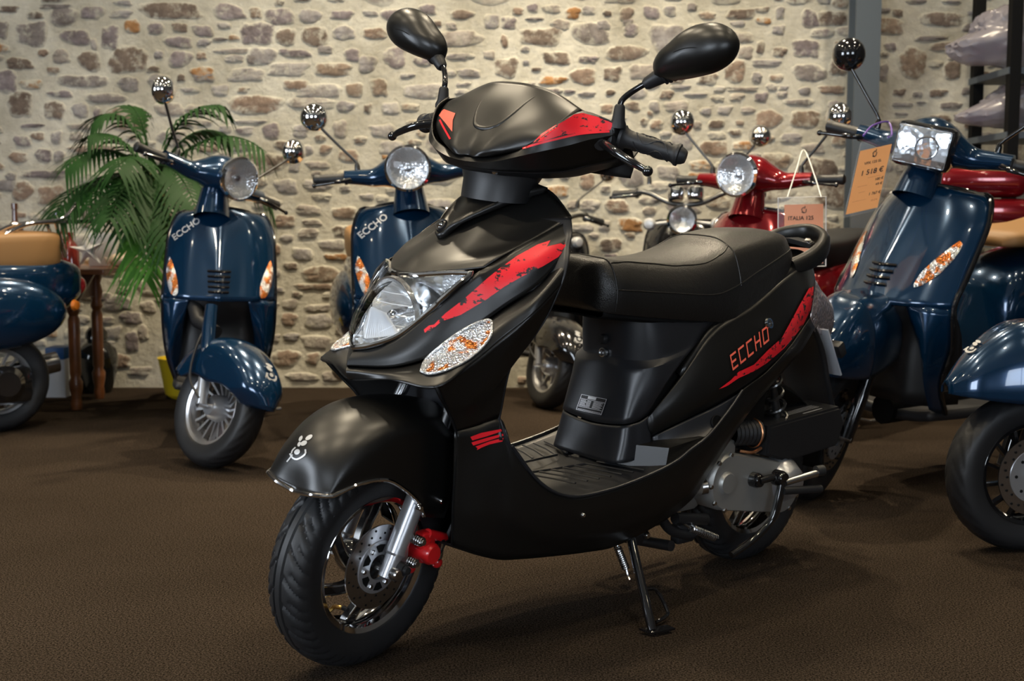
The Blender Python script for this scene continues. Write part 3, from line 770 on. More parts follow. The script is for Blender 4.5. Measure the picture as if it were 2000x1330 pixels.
# gecko-like line emblem on the fender nose
em=[]
def blob(cx,cy,rx,ry,rot=0,n=12): return [(cx+rx*cos(2*PI*k/n)*cos(rot)-ry*sin(2*PI*k/n)*sin(rot),cy+rx*cos(2*PI*k/n)*sin(rot)+ry*sin(2*PI*k/n)*cos(rot)) for k in range(n)]
def stroke(pts,w):
    P=cr([V((*p,0)) for p in pts],4); l=[];r=[]
    for i,p in enumerate(P):
        d=(P[min(i+1,len(P)-1)]-P[max(i-1,0)]).normalized(); n=V((-d.y,d.x,0))*w/2
        l.append(((p+n).x,(p+n).y)); r.append(((p-n).x,(p-n).y))
    return [[l[i],l[i+1],r[i+1],r[i]] for i in range(len(P)-1)]
em+=stroke([(597,878),(597,886),(590,893),(580,897),(572,894),(567,886)],3.2)+stroke([(572,888),(566,896),(561,902)],2.5)
em+=[blob(581,883,6,5,-.6),blob(594,866,7,4.5,-.5),blob(604,855,8,4,-.6),blob(588,857,3,6,.5),blob(585,868,3,5,.4)]
em+=stroke([(578,874),(572,880),(570,886)],2.5)
drape('fender_emblem',em,'silver_print',sc,off=.0012,dens=3)
# ================= handlebar group
VS=[[(1006,160,0),(1042,166,.05),(1087,181,.1),(1137,214,.165)],
    [(972,200,0),(1012,203,.052),(1062,209,.108),(1112,229,.165)],
    [(941,248,0),(977,250,.052),(1022,252,.1),(1062,264,.144)],
    [(921,284,0),(946,290,.042),(985,290,.08),(1022,290,.112)],
    [(914,303,0),(926,306,.022),(945,306,.042),(968,304,.060)]]
vg=GL(VS,H)
patch('headset_visor',vg,'matte_black',sc,sym=True,T=ST,keep=hits,ref=V((.85,0,.98)),sr=7,sc=7)
# scoop ridge
def Hs(px,py):  # on the visor surface
    d=(MI3@ray(px,py)).normalized(); q,n,i,t=hits[-1].ray_cast(CL,d); return q
rg=[Hs(*p) for p in ((958,172),(935,205),(927,232),(930,246),(950,250),(972,243),(1000,222),(1035,194),(1058,182))]
if all(r is not None for r in rg):
    g=G(); pr=cr(rg,5); n_=len(pr); g.tube([p-V((.0025,0,.002)) for p in pr],[.0005+.0055*math.sin(PI*i/(n_-1))**.5 for i in range(n_)],10); g.build('visor_ridge','matte_black',sc)
HS=[[(913,306,0),(968,306,.058),(1014,294,.112),(1056,268,.146),(1102,234,.170),(1138,217,.180),(1172,226,.210),(1202,240,.238)],
    [(908,314,0),(960,316,.062),(1010,306,.115),(1060,295,.153),(1110,284,.182),(1150,273,.207),(1176,268,.225),(1206,262,.242)],
    [(912,326,0),(962,333,.058),(1010,336,.098),(1052,337,.13),(1100,334,.158),(1150,322,.185),(1182,316,.205),(1207,310,.225)]]
patch('headset_cover',GL(HS,H),'matte_black',sc,sym=True,T=ST,keep=hits,ref=V((.82,0,1.05)),br=(1,),sr=5,sc=5)
hh=GL([HS[2]],H)[0]; hv=GL([HS[0]],H)[0]
patch('headset_underside',[hh,[V((p.x-.07,p.y*.9,p.z-.012)) for p in hh],[V((p.x-.13,p.y*.85,p.z+.02)) for p in hh]],'black_plastic',sc,sym=True,T=ST,ref=V((.8,0,1.2)),keep=hits)
top=[vg[0][0],vg[0][1],vg[0][2],vg[0][3],hv[6],hv[7]]
patch('instrument_cover',[top,[V((p.x-.05,p.y,p.z-.03)) for p in top],[V((p.x-.10,p.y*.95,p.z-.075)) for p in top],[V((p.x-.11,p.y*.9,1.0)) for p in top]],'black_plastic',sc,sym=True,T=ST,ref=V((.82,0,1.02)))
nk=[(.885,.075,.93),(.875,.08,.965),(.865,.095,1.0),(.86,.11,1.02)]
g=G(); g.loft([[V((x+r*.8*cos(2*PI*k/24),r*1.05*sin(2*PI*k/24),z)) for k in range(24)] for x,r,z in nk]); g.build('steering_neck','black_plastic',sc,T=ST)
hs_=[L(972,350,0),L(1035,362,.06),L(1078,380,.11),L(1117,425,.188)]
patch('cowl_top_tray',[hs_,[V((p.x-.012,p.y*.9,p.z-.004)) for p in hs_],[V((p.x-.0,p.y*.85,p.z-.10)) for p in hs_]],'black_plastic',sc,sym=True,ref=V((.95,0,.8)))
g=G(); g.tube(cr([H(905,318,.0),H(930,330,.0),H(972,338,.02)],4),.0035,8); 
G().lathe([(0,.004),(.005,.004),(.007,0)],H(967,335,.05),(1,0,-.3),12).build('headset_screw','chrome',sc,T=ST)
g.bm.free()
# wing decals
drape('wing_decal',[[(1042,278),(1058,262),(1080,248),(1102,236),(1120,224),(1137,221),(1165,228),(1198,240),(1192,254),(1150,259),(1115,262),(1090,266),(1060,276)]],'torn_red_more',sc,mirror=False,off=.0013)
drape('wing_line',stroke([(1021,290),(1050,281),(1085,272),(1125,263),(1160,259),(1190,257)],4.2),'decal_red',sc,off=.0016)
drape('right_wing_decal',[[(864,217),(868,214),(890,222),(885,235),(884,258),(870,240),(858,226)]],'decal_faded',sc,off=.0013)
drape('right_wing_line',stroke([(853,222),(866,247),(880,272)],3.5),'decal_red',sc,off=.0013)
# bars, grips, levers, mirrors
for s in (1,-1):
    f=(lambda v:V(v)) if s==1 else (lambda v:mir(V(v)))
    gi=V((.792,.232,1.083)); go=V((.745,.352,1.058)); d=(go-gi).normalized()
    g=G(); ln=(go-gi).length
    prof=[(.0,0),(.0255,0),(.0255,.006),(.021,.010),(.0185,.018)]+[(.0185-.0012*(k%2),.022+.09*k/22) for k in range(23)]+[(.0205,.116),(.0225,.118),(.0225,.123),(.018,.125),(.016,ln),(.012,ln+.006),(0,ln+.006)]
    g.lathe(prof,f(gi),f(d),28); grip=g.build('handlebar_grip','rubber_light',sc,T=ST)
    # wave pattern on the grip
    g=G(); x_,y_=frame_of(d)
    for k in range(5):
        pts=[]
        for j in range(13):
            t=.03+.075*j/12; a=k*2*PI/5+1.6*math.sin(j/12*2*PI)*.5+j*.12
            pts.append(f(gi+d*t+(x_*cos(a)+y_*sin(a))*.0186))
        g.tube(pts,.0013,5)
    g.build('grip_pattern','rubber_light',grip,T=ST)
    g=G(); g.box((-.026,-.022,-.024),(.026,.028,.022),.008); 
    mm=Matrix.Translation(gi+V((.012,-.022,-.004)))
    xf(g.bm,lambda v:mm@v); 
    g.tube([gi+V((.03,-.02,-.01)),gi+V((.05,-.012,-.018))],.013,10)
    xf(g.bm,f); g.build('lever_clamp','black_plastic',sc,T=ST)
    lp=cr([gi+V((.045,-.012,-.014)),gi+V((.066,.035,-.026)),gi+V((.068,.08,-.043)),gi+V((.060,.112,-.056))],5)
    g=G(); g.tube([f(p) for p in lp],[.0085-.003*i/15 for i in range(16)],12,flat=1.2); g.ell(f(lp[-1]),(.0105,.0105,.0105)); g.build('brake_lever','gloss_black',sc,T=ST)
    # mirror
    mb=V((.812,.236,1.112)); me_=V((.79,.275,1.17))
    g=G(); g.lathe([(0,-.012),(.0165,-.012),(.0165,-.004),(.013,.004),(.0105,.03),(.0075,.034)],f(mb),f(V((0,.0,1))),20); mr=g.build('mirror_mount','rubber',sc,T=ST)
    st=cr([V((.812,.236,1.14)),V((.808,.238,1.156)),V((.793,.256,1.178)),V((.778,.285,1.200))],5)
    g=G(); g.tube([f(p) for p in st],.0062,12); g.build('mirror_stem','gloss_black',mr,T=ST)
    g=G(); a_=V((.786,.270,1.187)); b_=V((.768,.318,1.222)); dd=b_-a_
    rr_=[(.0,.009),(.1,.0125),(.62,.0165),(.64,.021),(.70,.021),(.72,.019),(.78,.0225),(.84,.0225),(.86,.020),(.92,.024),(1.0,.024)]
    g.tube([f(a_+dd*t) for t,_ in rr_],[r for _,r in rr_],18); g.build('mirror_boot','rubber',mr,T=ST)
    # head: outline in pixels for the left mirror at lateral stations
    ol=[(1284,152),(1281,128),(1293,104),(1315,84),(1340,62),(1368,48),(1400,44),(1428,56),(1442,78),(1441,100),(1427,122),(1400,140),(1365,150),(1325,157),(1300,158)]
    def HX(px,py,x):
        d=SRI@(MI3@ray(px,py)); t=(x-CLH.x)/d.x; return CLH+d*t
    bm=bmesh.new(); O=cr([HX(px,py,.768) for px,py in ol+[ol[0]]],3)[:-1]; c=sum(O,V())/len(O)
    rgs=[]
    for t in (0,.12,.3,.5,.7,.85,.95,1.0):
        k=math.sqrt(max(0,1-t**2.2)); rgs.append([c+(p-c)*max(k,.02)*(1)+V((.052*t+.0,0,.0)) for p in O])
    back=[[c+(p-c)*.985+V((-.006,0,0)) for p in O],[c+(p-c)*.94+V((-.009,0,0)) for p in O]]
    loft(bm,[ [q for q in r] for r in ([back[1],back[0]]+rgs)],True,True); xf(bm,f)
    meshobj('mirror_shell',bm,'rubber' if 0 else 'matte_black',mr); bpy.context.view_layer.update()
    o=[x for x in mr.children if x.name.startswith('mirror_shell')][-1]
    for v in o.data.vertices: v.co=ST(v.co)
    if s==-1: o.data.flip_normals()
    g=G(); sl=[]
    for j in range(17):
        u=j/16; yy=.305+.155*u; zz=1.226+.026*math.sin(u*PI)+.02*u; 
        sl.append(V((0,yy,zz)))
    P2=[]
    for q in sl:
        rel=(q-V((0,c.y,c.z))); # find shell depth by outline ratio
        best=max(((rel.dot((p-c).normalized()*1.0))/((p-c).length) for p in O))
        if best<.97: P2.append(V((.768+.052*(1-best**2)**(1/2.2),q.y,q.z)))
    if len(P2)>3: g.tube([f(p) for p in P2],.0009,5); g.build('mirror_seam','deep_black',mr,T=ST)
    bm=bmesh.new(); vs=[bm.verts.new(ST(f(c+(p-c)*.93+V((-.0095,0,0))))) for p in O]; bm.faces.new(vs); meshobj('mirror_glass',bm,'chrome',mr,smooth=False)
# ================= engine, rear wheel
RX=V((0,0,.213)); rw=G()
for s in (1,-1): rim_lip(rw.bm,RX,.141,.042*s,s)
rw.lathe([(.139,-.03),(.125,-.012),(.125,.012),(.139,.03)],RX,(0,1,0),64)
rwo=rw.build('rear_wheel','chrome',sc)
g=G(); tyre_mesh(g.bm,RX,.2145,.138,.104); g.build('tyre','rubber',rwo)
g1,g2=spokes(6,.035,.131,.75,.011,.009,.0,.0,RX); g1.build('spokes','gloss_black',rwo,ang=30); g2.build('spoke_edges','chrome',rwo)
G().lathe([(0,-.04),(.045,-.04),(.06,-.02),(.06,.02),(.045,.04),(0,.04)],RX,(0,1,0),36).build('hub','cast_alloy',rwo)
def stadium(c1,r1,c2,r2,n=14):
    a=math.atan2(c2[1]-c1[1],c2[0]-c1[0]); o=[]
    for k in range(n+1): t=a+PI/2+PI*k/n; o.append((c1[0]+r1*cos(t),c1[1]+r1*sin(t)))
    for k in range(n+1): t=a-PI/2+PI*k/n; o.append((c2[0]+r2*cos(t),c2[1]+r2*sin(t)))
    return o
def extr(g,pts,ys,ks,c):
    g.loft([[V((c[0]+(p[0]-c[0])*k,y,c[1]+(p[1]-c[1])*k)) for p in pts] for y,k in zip(ys,ks)])
g=G(); sp_=stadium((.225,.262),.072,(.0,.215),.066); extr(g,sp_,(.055,.118,.132,.138,.138),(1,1,.97,.93,.5),(.11,.24))
en=g.build('engine_case','cast_alloy',sc,ang=30)
g=G(); cI=V((.235,.137,.262)); g.lathe([(0,.010),(.024,.010),(.027,.006),(.029,0),(.048,0),(.052,-.004)],cI,(0,1,0),32); g.build('engine_boss','cast_alloy',en)
g=G(); g.lathe([(0,.032),(.030,.032),(.038,.026),(.058,-.005),(.06,-.02),(.06,-.04)],V((.0,.138,.235)),(0,1,0),36); g.build('clutch_dome','silver_paint',en)
g=G()
for k in range(9):
    p=sp_[int(k*len(sp_)/9)]; c=V((.11+(p[0]-.11)*.95,.134,.24+(p[1]-.24)*.95)); g.lathe([(0,.006),(.005,.006),(.007,.003),(.007,0)],c,(0,1,0),6)
g.build('case_bolts','steel',en,smooth=False)
g=G(); g.box((.18,.02,.31),(.34,.12,.36),.012); g.box((.24,-.08,.18),(.42,.08,.36),.03); g.tube([V((.34,.12,.26)),V((.315,.12,.26))],.02,16)
for k in range(7): g.box((.36+.014*k,-.07,.20),(.366+.014*k,.07,.35))
g.build('engine_block','cast_alloy',sc)
g=G(); g.tube([V((.335,.11,.256)),V((.30,.132,.262))],.018,16); g.build('starter_nose','steel',en)
# kick starter
g=G(); g.lathe([(0,.022),(.015,.022),(.019,.014),(.019,-.008)],V((.135,.142,.258)),(0,1,0),20)
g.tube(cr([V((.135,.158,.258)),V((.10,.165,.262)),V((.07,.172,.262))],4),.010,12); g.lathe([(0,.02),(.016,.018),(.02,.01),(.02,-.012),(0,-.014)],V((.075,.172,.260)),(0,1,0),18)
g.tube(cr([V((.075,.182,.256)),V((.085,.182,.21)),V((.10,.178,.16)),V((.15,.165,.115)),V((.22,.155,.085))],5),[.011]*10+[.009]*11,12)
ks=g.build('kick_starter','gloss_black',sc)
g=G(); g.tube([V((.068,.185,.25)),V((-.035,.21,.268))],.009,12); g.build('kick_pedal_bar','steel',ks)
g=G(); g.tube([V((-.03,.205,.27)),V((-.05,.212,.272))],.014,12); g.tube([V((.08,.19,.232)),V((-.04,.215,.226))],.010,12); g.build('kick_pedal_rubber','rubber',ks)
# airbox
g=G(); g.prism([V((.085,.03,.385)),V((-.21,.03,.405)),V((-.235,.03,.36)),V((-.21,.03,.30)),V((.0,.03,.285)),V((.085,.03,.31))],(0,.11,0),bev=.006); ab=g.build('airbox','black_plastic',sc,ang=25)
g=G()
for x0,x1,y0,y1 in ((-.16,-.08,.115,.12),(-.17,-.02,.10,.102),(-.17,-.02,.093,.095),(-.17,-.02,.086,.088),(-.17,-.02,.079,.081)):
    z0=.3852+(.085-x0)*.0678; z1=.3852+(.085-x1)*.0678; vs=[g.bm.verts.new(p) for p in ((x0,y0,z0),(x1,y0,z1),(x1,y1,z1),(x0,y1,z0))]; g.bm.faces.new(vs)
g.build('airbox_print','silver_print',ab,smooth=False)
g=G(); g.lathe([(.030+.003*(k%2),.014*k/2) for k in range(14)],V((.19,.10,.372)),(-1,.1,-.05),24); g.build('intake_bellows','rubber',sc)
g=G(); g.lathe([(.036,-.004),(.038,0),(.036,.004)],V((.11,.108,.366)),(-1,.1,-.05),30); g.build('hose_clamp','copper',sc,solid=.001)
g=G(); g.tube(cr([V((.17,.12,.33)),V((.14,.135,.325)),V((.10,.13,.33))],4),.004,8); g.build('fuel_line','copper',sc)
# shock absorber
g=G(); spring(g.bm,(-.04,.095,.29),(.05,.095,.55),.024,8,.0045); g.tube([V((-.05,.095,.26)),V((.055,.095,.57))],.010,10); g.build('shock_absorber','dark_steel',sc)
# exhaust on far side
g=G(); g.tube([V((.12,-.13,.22)),V((.05,-.135,.225)),V((-.2,-.14,.27)),V((-.26,-.14,.28))],[.03,.045,.05,.035],18); g.tube(cr([V((.4,-.05,.2)),V((.3,-.1,.15)),V((.15,-.13,.2))],4),.014,10); g.build('exhaust_muffler','dark_steel',sc)
# side stand (folded out to the left). The foot touches the ground
def w2l(p): return MI@V(p)
foot=w2l(gpt(1274,1232,.008)); piv=L(1228,1035,.135); top_=L(1232,1030,.125)
g=G(); g.tube([piv,foot.lerp(piv,.08),foot],[.0105,.0105,.009],14)
g.prism([foot+V((.02,-.02,-.0)),foot+V((-.045,.0,-.0)),foot+V((-.045,.025,-.0)),foot+V((.015,.015,0))],(0,0,.004)); ss=g.build('side_stand','gloss_black',sc)
g=G(); hk=[L(1253,1152,.205),L(1281,1152,.205),L(1303,1192,.235),L(1300,1204,.245),L(1281,1216,.25)]
g.tube(cr(hk,3),.0045,8); g.build('stand_tang','gloss_black',ss)
g=G(); spring(g.bm,L(1206,1068,.13),L(1223,1112,.165),.0075,12,.0022); g.tube([L(1200,1045,.12),L(1206,1068,.13)],.0028,6); g.tube(cr([L(1223,1112,.165),L(1226,1124,.17),L(1230,1133,.178)],3),.003,6); g.build('stand_spring','steel',ss)
g=G(); g.prism([L(1208,1015,.12),L(1262,1012,.12),L(1268,1040,.12),L(1252,1066,.12),L(1232,1064,.12),L(1212,1045,.12)],(0,-.012,0),bev=.002); g.build('stand_bracket','black_plastic',ss)
for px,py in ((1232,1030),(1262,1045),(1263,1018)):
    G().lathe([(0,.008),(.006,.008),(.009,.003),(.009,-.004)],L(px,py,.125),(0,1,0),12).build('stand_bolt','steel',ss)
# centre stand, folded up
g=G(); g.tube(cr([L(1290,1010,.11),L(1310,1035,.115),L(1345,1045,.12),L(1360,1035,.12)],4),.012,12)
g.tube([L(1318,1012,.12),L(1378,1014,.12)],.014,14); g.box(L(1330,1042,.1)-V((.03,.01,.02)),L(1330,1042,.1)+V((.03,.02,.03)),.008); g.tube([V((.4,-.12,.10)),V((.4,.12,.13))],.013,12)
g.tube([V((.40,-.12,.10)),V((.15,-.13,.09))],.011,12)
cst=g.build('centre_stand','black_plastic',sc)
g=G(); spring(g.bm,L(1348,1031,.13),L(1397,1050,.13),.0085,14,.0024); g.tube([L(1335,1022,.125),L(1348,1031,.13)],.003,6); g.build('centre_stand_spring','steel',cst)
# =================================================================== BACKGROUND SCOOTERS
WB=1.26
def place(front=None,rear=None,head=(0,-1),lean=0,scale=1.0,wb=WB):
    h=V((head[0],head[1],0)).normalized(); l=V((0,0,1)).cross(h); a=math.radians(lean); Z=V((0,0,1))
    Y=l*cos(a)-Z*sin(a); U=Z*cos(a)+l*sin(a)
    o=V((*rear,0)) if rear else V((*front,0))-h*wb*scale
    return Matrix(((h.x*scale,Y.x*scale,U.x*scale,o.x),(h.y*scale,Y.y*scale,U.y*scale,o.y),(h.z*scale,Y.z*scale,U.z*scale,o.z),(0,0,0,1)))
def steerer(deg,ax=V((WB-.03,0,.2)),rk=24):
    r=math.radians(rk); u=V((-sin(r),0,cos(r))); R=Matrix.Rotation(math.radians(deg),3,u)
    return lambda v:R@(V(v)-ax)+ax
def wheel(parent,c,nsp,metal,T=None,name='front_wheel',R=.212,w=.10,disc=0,spin=.25):
    c=V(c); g=G()
    for s in (1,-1): rim_lip(g.bm,c,.138,.040*s,s)
    g.lathe([(.136,-.03),(.122,-.012),(.122,.012),(.136,.03)],c,(0,1,0),48)
    W=g.build(name,metal,parent,T=T)
    g=G(); tyre_mesh(g.bm,c,R,.135,w,na=120,style=1,groove=.004); g.build('tyre','rubber',W,T=T)
    g,ge=spokes(nsp,.03,.128,spin,.0045,.010,.02,.0,c); g.build('spokes',metal,W,T=T,ang=30); ge.bm.free()
    G().lathe([(0,-.05),(.03,-.05),(.045,-.03),(.05,0),(.045,.03),(.03,.05),(0,.05)],c,(0,1,0),28).build('hub','silver_paint' if metal!='gloss_black' else 'gloss_black',W,T=T)
    if disc:
        d=c+V((0,.058*disc,0)); g=G(); g.lathe([(.06,-.002),(.06,.002),(.105,.002),(.105,-.002),(.06,-.002)],d,(0,1,0),48); g.build('brake_disc','steel',W,T=T)
        g=G(); g.lathe([(.032,-.004),(.032,.004),(.072,.004),(.072,-.004),(.032,-.004)],d,(0,1,0),40); g.build('disc_carrier','silver_paint',W,T=T)
        g=G()
        for k in range(30):
            a=2*PI*k/30; r=.080+(k%3)*.008; g.lathe([(0,.001),(.0035,.001),(.0035,-.001)],d+V((cos(a)*r,.003*disc,sin(a)*r)),(0,disc,0),8)
        for k in range(8):
            a=2*PI*k/8; g.lathe([(0,.001),(.0045,.001),(.0045,-.001)],d+V((cos(a)*.055,.0045*disc,sin(a)*.055)),(0,disc,0),8)
        g.build('disc_holes','deep_black',W,T=T,smooth=False)
    return W
def emblem2(parent,f,T=None,m='silver_print'):
    """squiggle emblem laid on a surface function f(u,v)->point ; flat strokes with thickness"""
    bm=bmesh.new()
    polys=stroke([(.8,0),(.7,.5),(0,.75),(-.7,.5),(-.8,-.1)],.3)+[blob(0,.05,.35,.25)]+[blob(-.2,-.75,.55,.28,.3)]+[blob(-.1,-1.25,.6,.22,.2)]+stroke([(-.8,-.1),(-1.1,.6)],.2)
    for pl in polys:
        try: bm.faces.new([bm.verts.new(f(p[0],p[1])) for p in pl])
        except ValueError: pass
    if T: xf(bm,T)
    meshobj('fender_emblem',bm,m,parent,smooth=False,recalc=False)
def retro(label,mw,paint='blue_paint',seatm='tan_leather',steer=0,lamp='round',wheel_m='alloy_rim',nsp=18,letter=True,front=True,rear=True,rack=False,box=None,disc=0,mirc='chrome',cat='scooter',group=None,zlift=0,fend_emb=True,rackm='chrome',stand=True,rake=.45,wb_=0,zl=.0,plate=True,zt=2.5):
    o=empty('motor_scooter',label,cat,group=group); o.matrix_world=mw
    T=steerer(steer); hits2=[]
    c=V((WB,0,.212))
    if front:
        wheel(o,c,nsp,wheel_m,T,disc=disc)
        # fender : arc over the wheel, pointed at the front
        rows=[]
        for k in range(11):
            t=k/10; a=math.radians(8+t*150); R_=.245+.035*math.exp(-((t-.0)/.25)**2)
            w=.075+.03*math.sin(min(1,t*2.2)*PI/2) ; drop=.075*math.sin(PI*min(1,max(.06,t)*1.0))+.03
            ce=V((c.x+cos(a)*R_,0,c.z+.015+sin(a)*R_)); rad=V((cos(a),0,sin(a)))
            if t<.1: w*=.55
            rows.append([ce,ce+V((0,w*.55,0))-rad*.012,ce+V((0,w*.92,0))-rad*.045,ce+V((0,w,0))-rad*(.055+drop*.5),ce+V((0,w*1.0,0))-rad*(.07+drop)])
        if lamp=='rect':
            rows=[]
            for k in range(11):
                t=k/10; x=WB+.235-.46*t; zt=.445+.175*math.sin(PI/2*min(1,t*1.9+.04))**.9-.03*max(0,t-.6); w=.018+.095*min(1,t*2.6)**.6; zb=.43-.02*math.sin(PI*t)
                rows.append([V((x,0,zt)),V((x,w*.45,zt-.006)),V((x,w*.85,zt-.35*(zt-zb))),V((x,w,zt-.72*(zt-zb))),V((x,w*1.02,zb))])
        fd=patch('front_fender',rows,paint,o,sym=True,T=T,ref=V((WB,0,.2)),sr=4,sc=4,solid=.004)
        if fend_emb:
            def fe(u,v):
                if lamp=='rect':
                    t=.16+.032*(-v); x=WB+.235-.46*t; return V((x+.0,.0+u*.024,.452+.175*math.sin(PI/2*min(1,t*1.9+.04))**.9))
                a=math.radians(36-v*6.5); R_=.262; return V((c.x+cos(a)*R_+.004,u*.026,c.z+.02+sin(a)*R_))
            emblem2(fd,fe,T)
        # fork
        for s in (1,-1):
            g=G(); g.tube([c+V((.0,.082*s,-.0)),c+V((-.035,.085*s,.12)),c+V((-.075,.082*s,.22))],[.02,.02,.02],18); fk=g.build('fork_leg','silver_paint' if wheel_m!='gloss_black' else 'gloss_black',o,T=T)
        g=G(); g.tube([V((1.11,0,.47)),V((.99,0,.49)),V((.87,0,.60))],[.024,.03,.026],14); g.build('fork_crown','black_plastic',o,T=T)
        if lamp=='round':
            g=G(); g.tube([c+V((-.06,-.083,.19)),c+V((-.095,-.08,.27)),c+V((-.125,-.076,.345))],[.0245,.0245,.022],16); g.build('fork_cover',paint,o,T=T)
        g=G(); g.tube([c+V((0,-.10,0)),c+V((0,.10,0))],.011,12); g.build('front_axle','steel',o,T=T)
        g=G(); g.tube(cr([c+V((0,-.10,.02)),c+V((-.06,-.12,.08)),c+V((-.09,-.11,.2)),c+V((-.12,-.06,.32))],5),.005,8); g.build('speedometer_cable','rubber',o,T=T)
    # leg shield
    SW=.215
    zs=[.925,.90,.83,.74,.66,.58]; ws=[.115,.165,.197,.205,.208,.21]
    if lamp=='naked': zs=[.875,.86,.80,.72,.66,.58]; ws=[.13,.17,.195,.20,.205,.21]
    def sx(z,u): 
        base=.865+(.925-z)*rake; return base-.085*u*u-(.02*u**6)
    rows=[]
    for z,w in zip(zs,ws):
        rows.append([V((sx(z,u)+(.018*(1-abs(z-.66)/.3)*(1-u*3.2) if u<.3 else 0)*(1 if lamp!='x' else 0),w*u,z-(.02*u**4 if z>.9 else 0))) for u in (0,.15,.35,.6,.85,1)])
    tr=[]
    sh=patch('leg_shield',rows,paint,o,sym=True,ref=V((.5,0,.6)),sr=4,sc=4,keep=tr,solid=.005)
    cheeks=[[V((sx(.585,.55)-.0,SW*.50,.585)),V((sx(.58,.8),SW*.78,.582)),V((sx(.58,1),.21,.58))],
            [V((sx(.58,.6)-.03,SW*.58,.50)),V((sx(.55,.8)-.01,SW*.8,.48)),V((sx(.58,1)-.02,.207,.46))],
            [V((sx(.58,.7)-.07,SW*.62,.40)),V((sx(.5,.8)-.05,SW*.80,.37)),V((sx(.5,1)-.06,.19,.35))],
            [V((sx(.58,.7)-.12,SW*.60,.30)),V((sx(.5,.8)-.12,SW*.72,.27)),V((sx(.5,1)-.14,.165,.25))]]
    patch('lower_shield',cheeks,paint,o,mirror=True,ref=V((.5,0,.5)),solid=.005,bc=())
    inner=[[V((p.x-.025,p.y,p.z)) for p in r] for r in rows]
    inner+= [[V((sx(.58,0)-.09,0,z)),V((sx(.58,0)-.09,.06,z)),V((sx(.58,0)-.09,.10,z)),V((sx(.58,.6)-.09,.14,z)),V((sx(.58,1)-.04,w*.9,z)),V((sx(.58,1)-.04-(.58-z)*.35,w,z))] for z,w in ((.50,.207),(.40,.195),(.28,.17))]
    patch('inner_shield',inner,'black_plastic' if paint!='wine_paint' else 'gloss_black',o,sym=True,ref=V((1.3,0,.6)),sr=3,sc=3,solid=.004)
    edge=[rows[0][0]]+[rows[0][i] for i in (2,4,5)]+[r[5] for r in rows[1:]]+[cheeks[i][2] for i in (1,2,3)]
    edge=cr([p+V((-.008,.0,.002)) for p in edge],3); g=G(); g.tube([mir(p) for p in reversed(edge[1:])]+edge,.007,8); g.build('shield_edge_trim','gloss_black' if paint!='wine_paint' else 'chrome',o)
    # signals and vent on the shield
    bv=tr[0]
    def on(y,z):
        q,n,i,t=bv.ray_cast(V((2,y,z)),V((-1,0,0))); return (q or V((sx(z,abs(y)/.21),y,z))),(n or V((1,0,0)))
    for s in (1,-1):
        pts=[(.190,.735),(.178,.715),(.158,.66),(.150,.615),(.158,.592),(.178,.60),(.194,.64),(.200,.69)]
        if lamp=='naked': continue
        if lamp=='rect': pts=[(.165,.775),(.150,.75),(.118,.69),(.108,.645),(.118,.635),(.150,.665),(.170,.715),(.176,.76)]
        P=cr([on(y*s,z)[0]+V((.003,0,0)) for y,z in pts+[pts[0]]],3)[:-1]; cc_=sum(P,V())/len(P); n=on(cc_.y,cc_.z)[1]
        if n.x<0: n=-n
        rt=None
        for nm,mm,bu in (('turn_signal','lamp_facets_amber',.006),('signal_lens','clear_lens',.013)):
            bm=bmesh.new(); loft(bm,[[cc_+(p-cc_)*k+n*bu*(1-k*k) for p in P] for k in (1,.85,.6,.3,.02)],True,False); q=meshobj(nm,bm,mm,rt or sh)
            rt=rt or q
    g=G()
    if lamp=='naked': pass
    else:
        for k in range(5 if lamp=='round' else 4):
            z=.69-.019*k; q,n=on(0,z)
            P=[on(y,z)[0]+V((.004,0,0)) for y in [(-.042+.084*j/8)*(1-.03*k) for j in range(9)]]
            g.tube(P,.0052,6)
        g.build('horn_grille','gloss_black',sh)
    if letter:
        nm='ECCHO'; vs,fs=text_polys(nm,.02); x1=max(v[0] for v in vs); sc_=.125/x1; bm=bmesh.new(); a=math.radians(38)
        vv=[]
        for x,y in vs:
            u=x*sc_; w_=y*sc_*.9; yy=-.175+(u*cos(a)-w_*sin(a)); zz=.795+(u*sin(a)+w_*cos(a)); vv.append(bm.verts.new(on(yy,zz)[0]+V((.0015,0,0))))
        for f in fs:
            try: bm.faces.new([vv[i] for i in f])
            except ValueError: pass
        meshobj('shield_lettering',bm,'silver_print',sh,smooth=False,recalc=False)
    # headset
    if lamp in('round','rect'):
        secs=[]
        for y,x,z,rx,rz in ((0,.845,1.045,.088,.085),(.05,.842,1.042,.08,.074),(.09,.832,1.034,.06,.052),(.13,.82,1.025,.047,.038),(.18,.808,1.03,.042,.032),(.235,.797,1.035,.036,.028)):
            secs.append([V((x+rx*cos(t)*(1.0 if cos(t)>0 else .8),y,z+rz*sin(t)*(1 if sin(t)>0 else .8))) for t in [2*PI*k/20 for k in range(20)]])
        secs=[[V((p.x,-p.y,p.z)) for p in s] for s in reversed(secs[1:])]+secs
        cols=[cr(list(cn),4) for cn in zip(*secs)]; bm=bmesh.new(); loft(bm,[list(s) for s in zip(*cols)]); xf(bm,T); hs=meshobj('headset_cover',bm,paint,o)
        g=G(); g.lathe([(.07,-.02),(.06,.04),(.052,.09)],(.862,0,.90),(-.35,0,1),24); g.build('steering_neck',paint,o,T=T)
        lc=V((.948,0,1.05)); fd_=V((.99,0,-.04)).normalized()
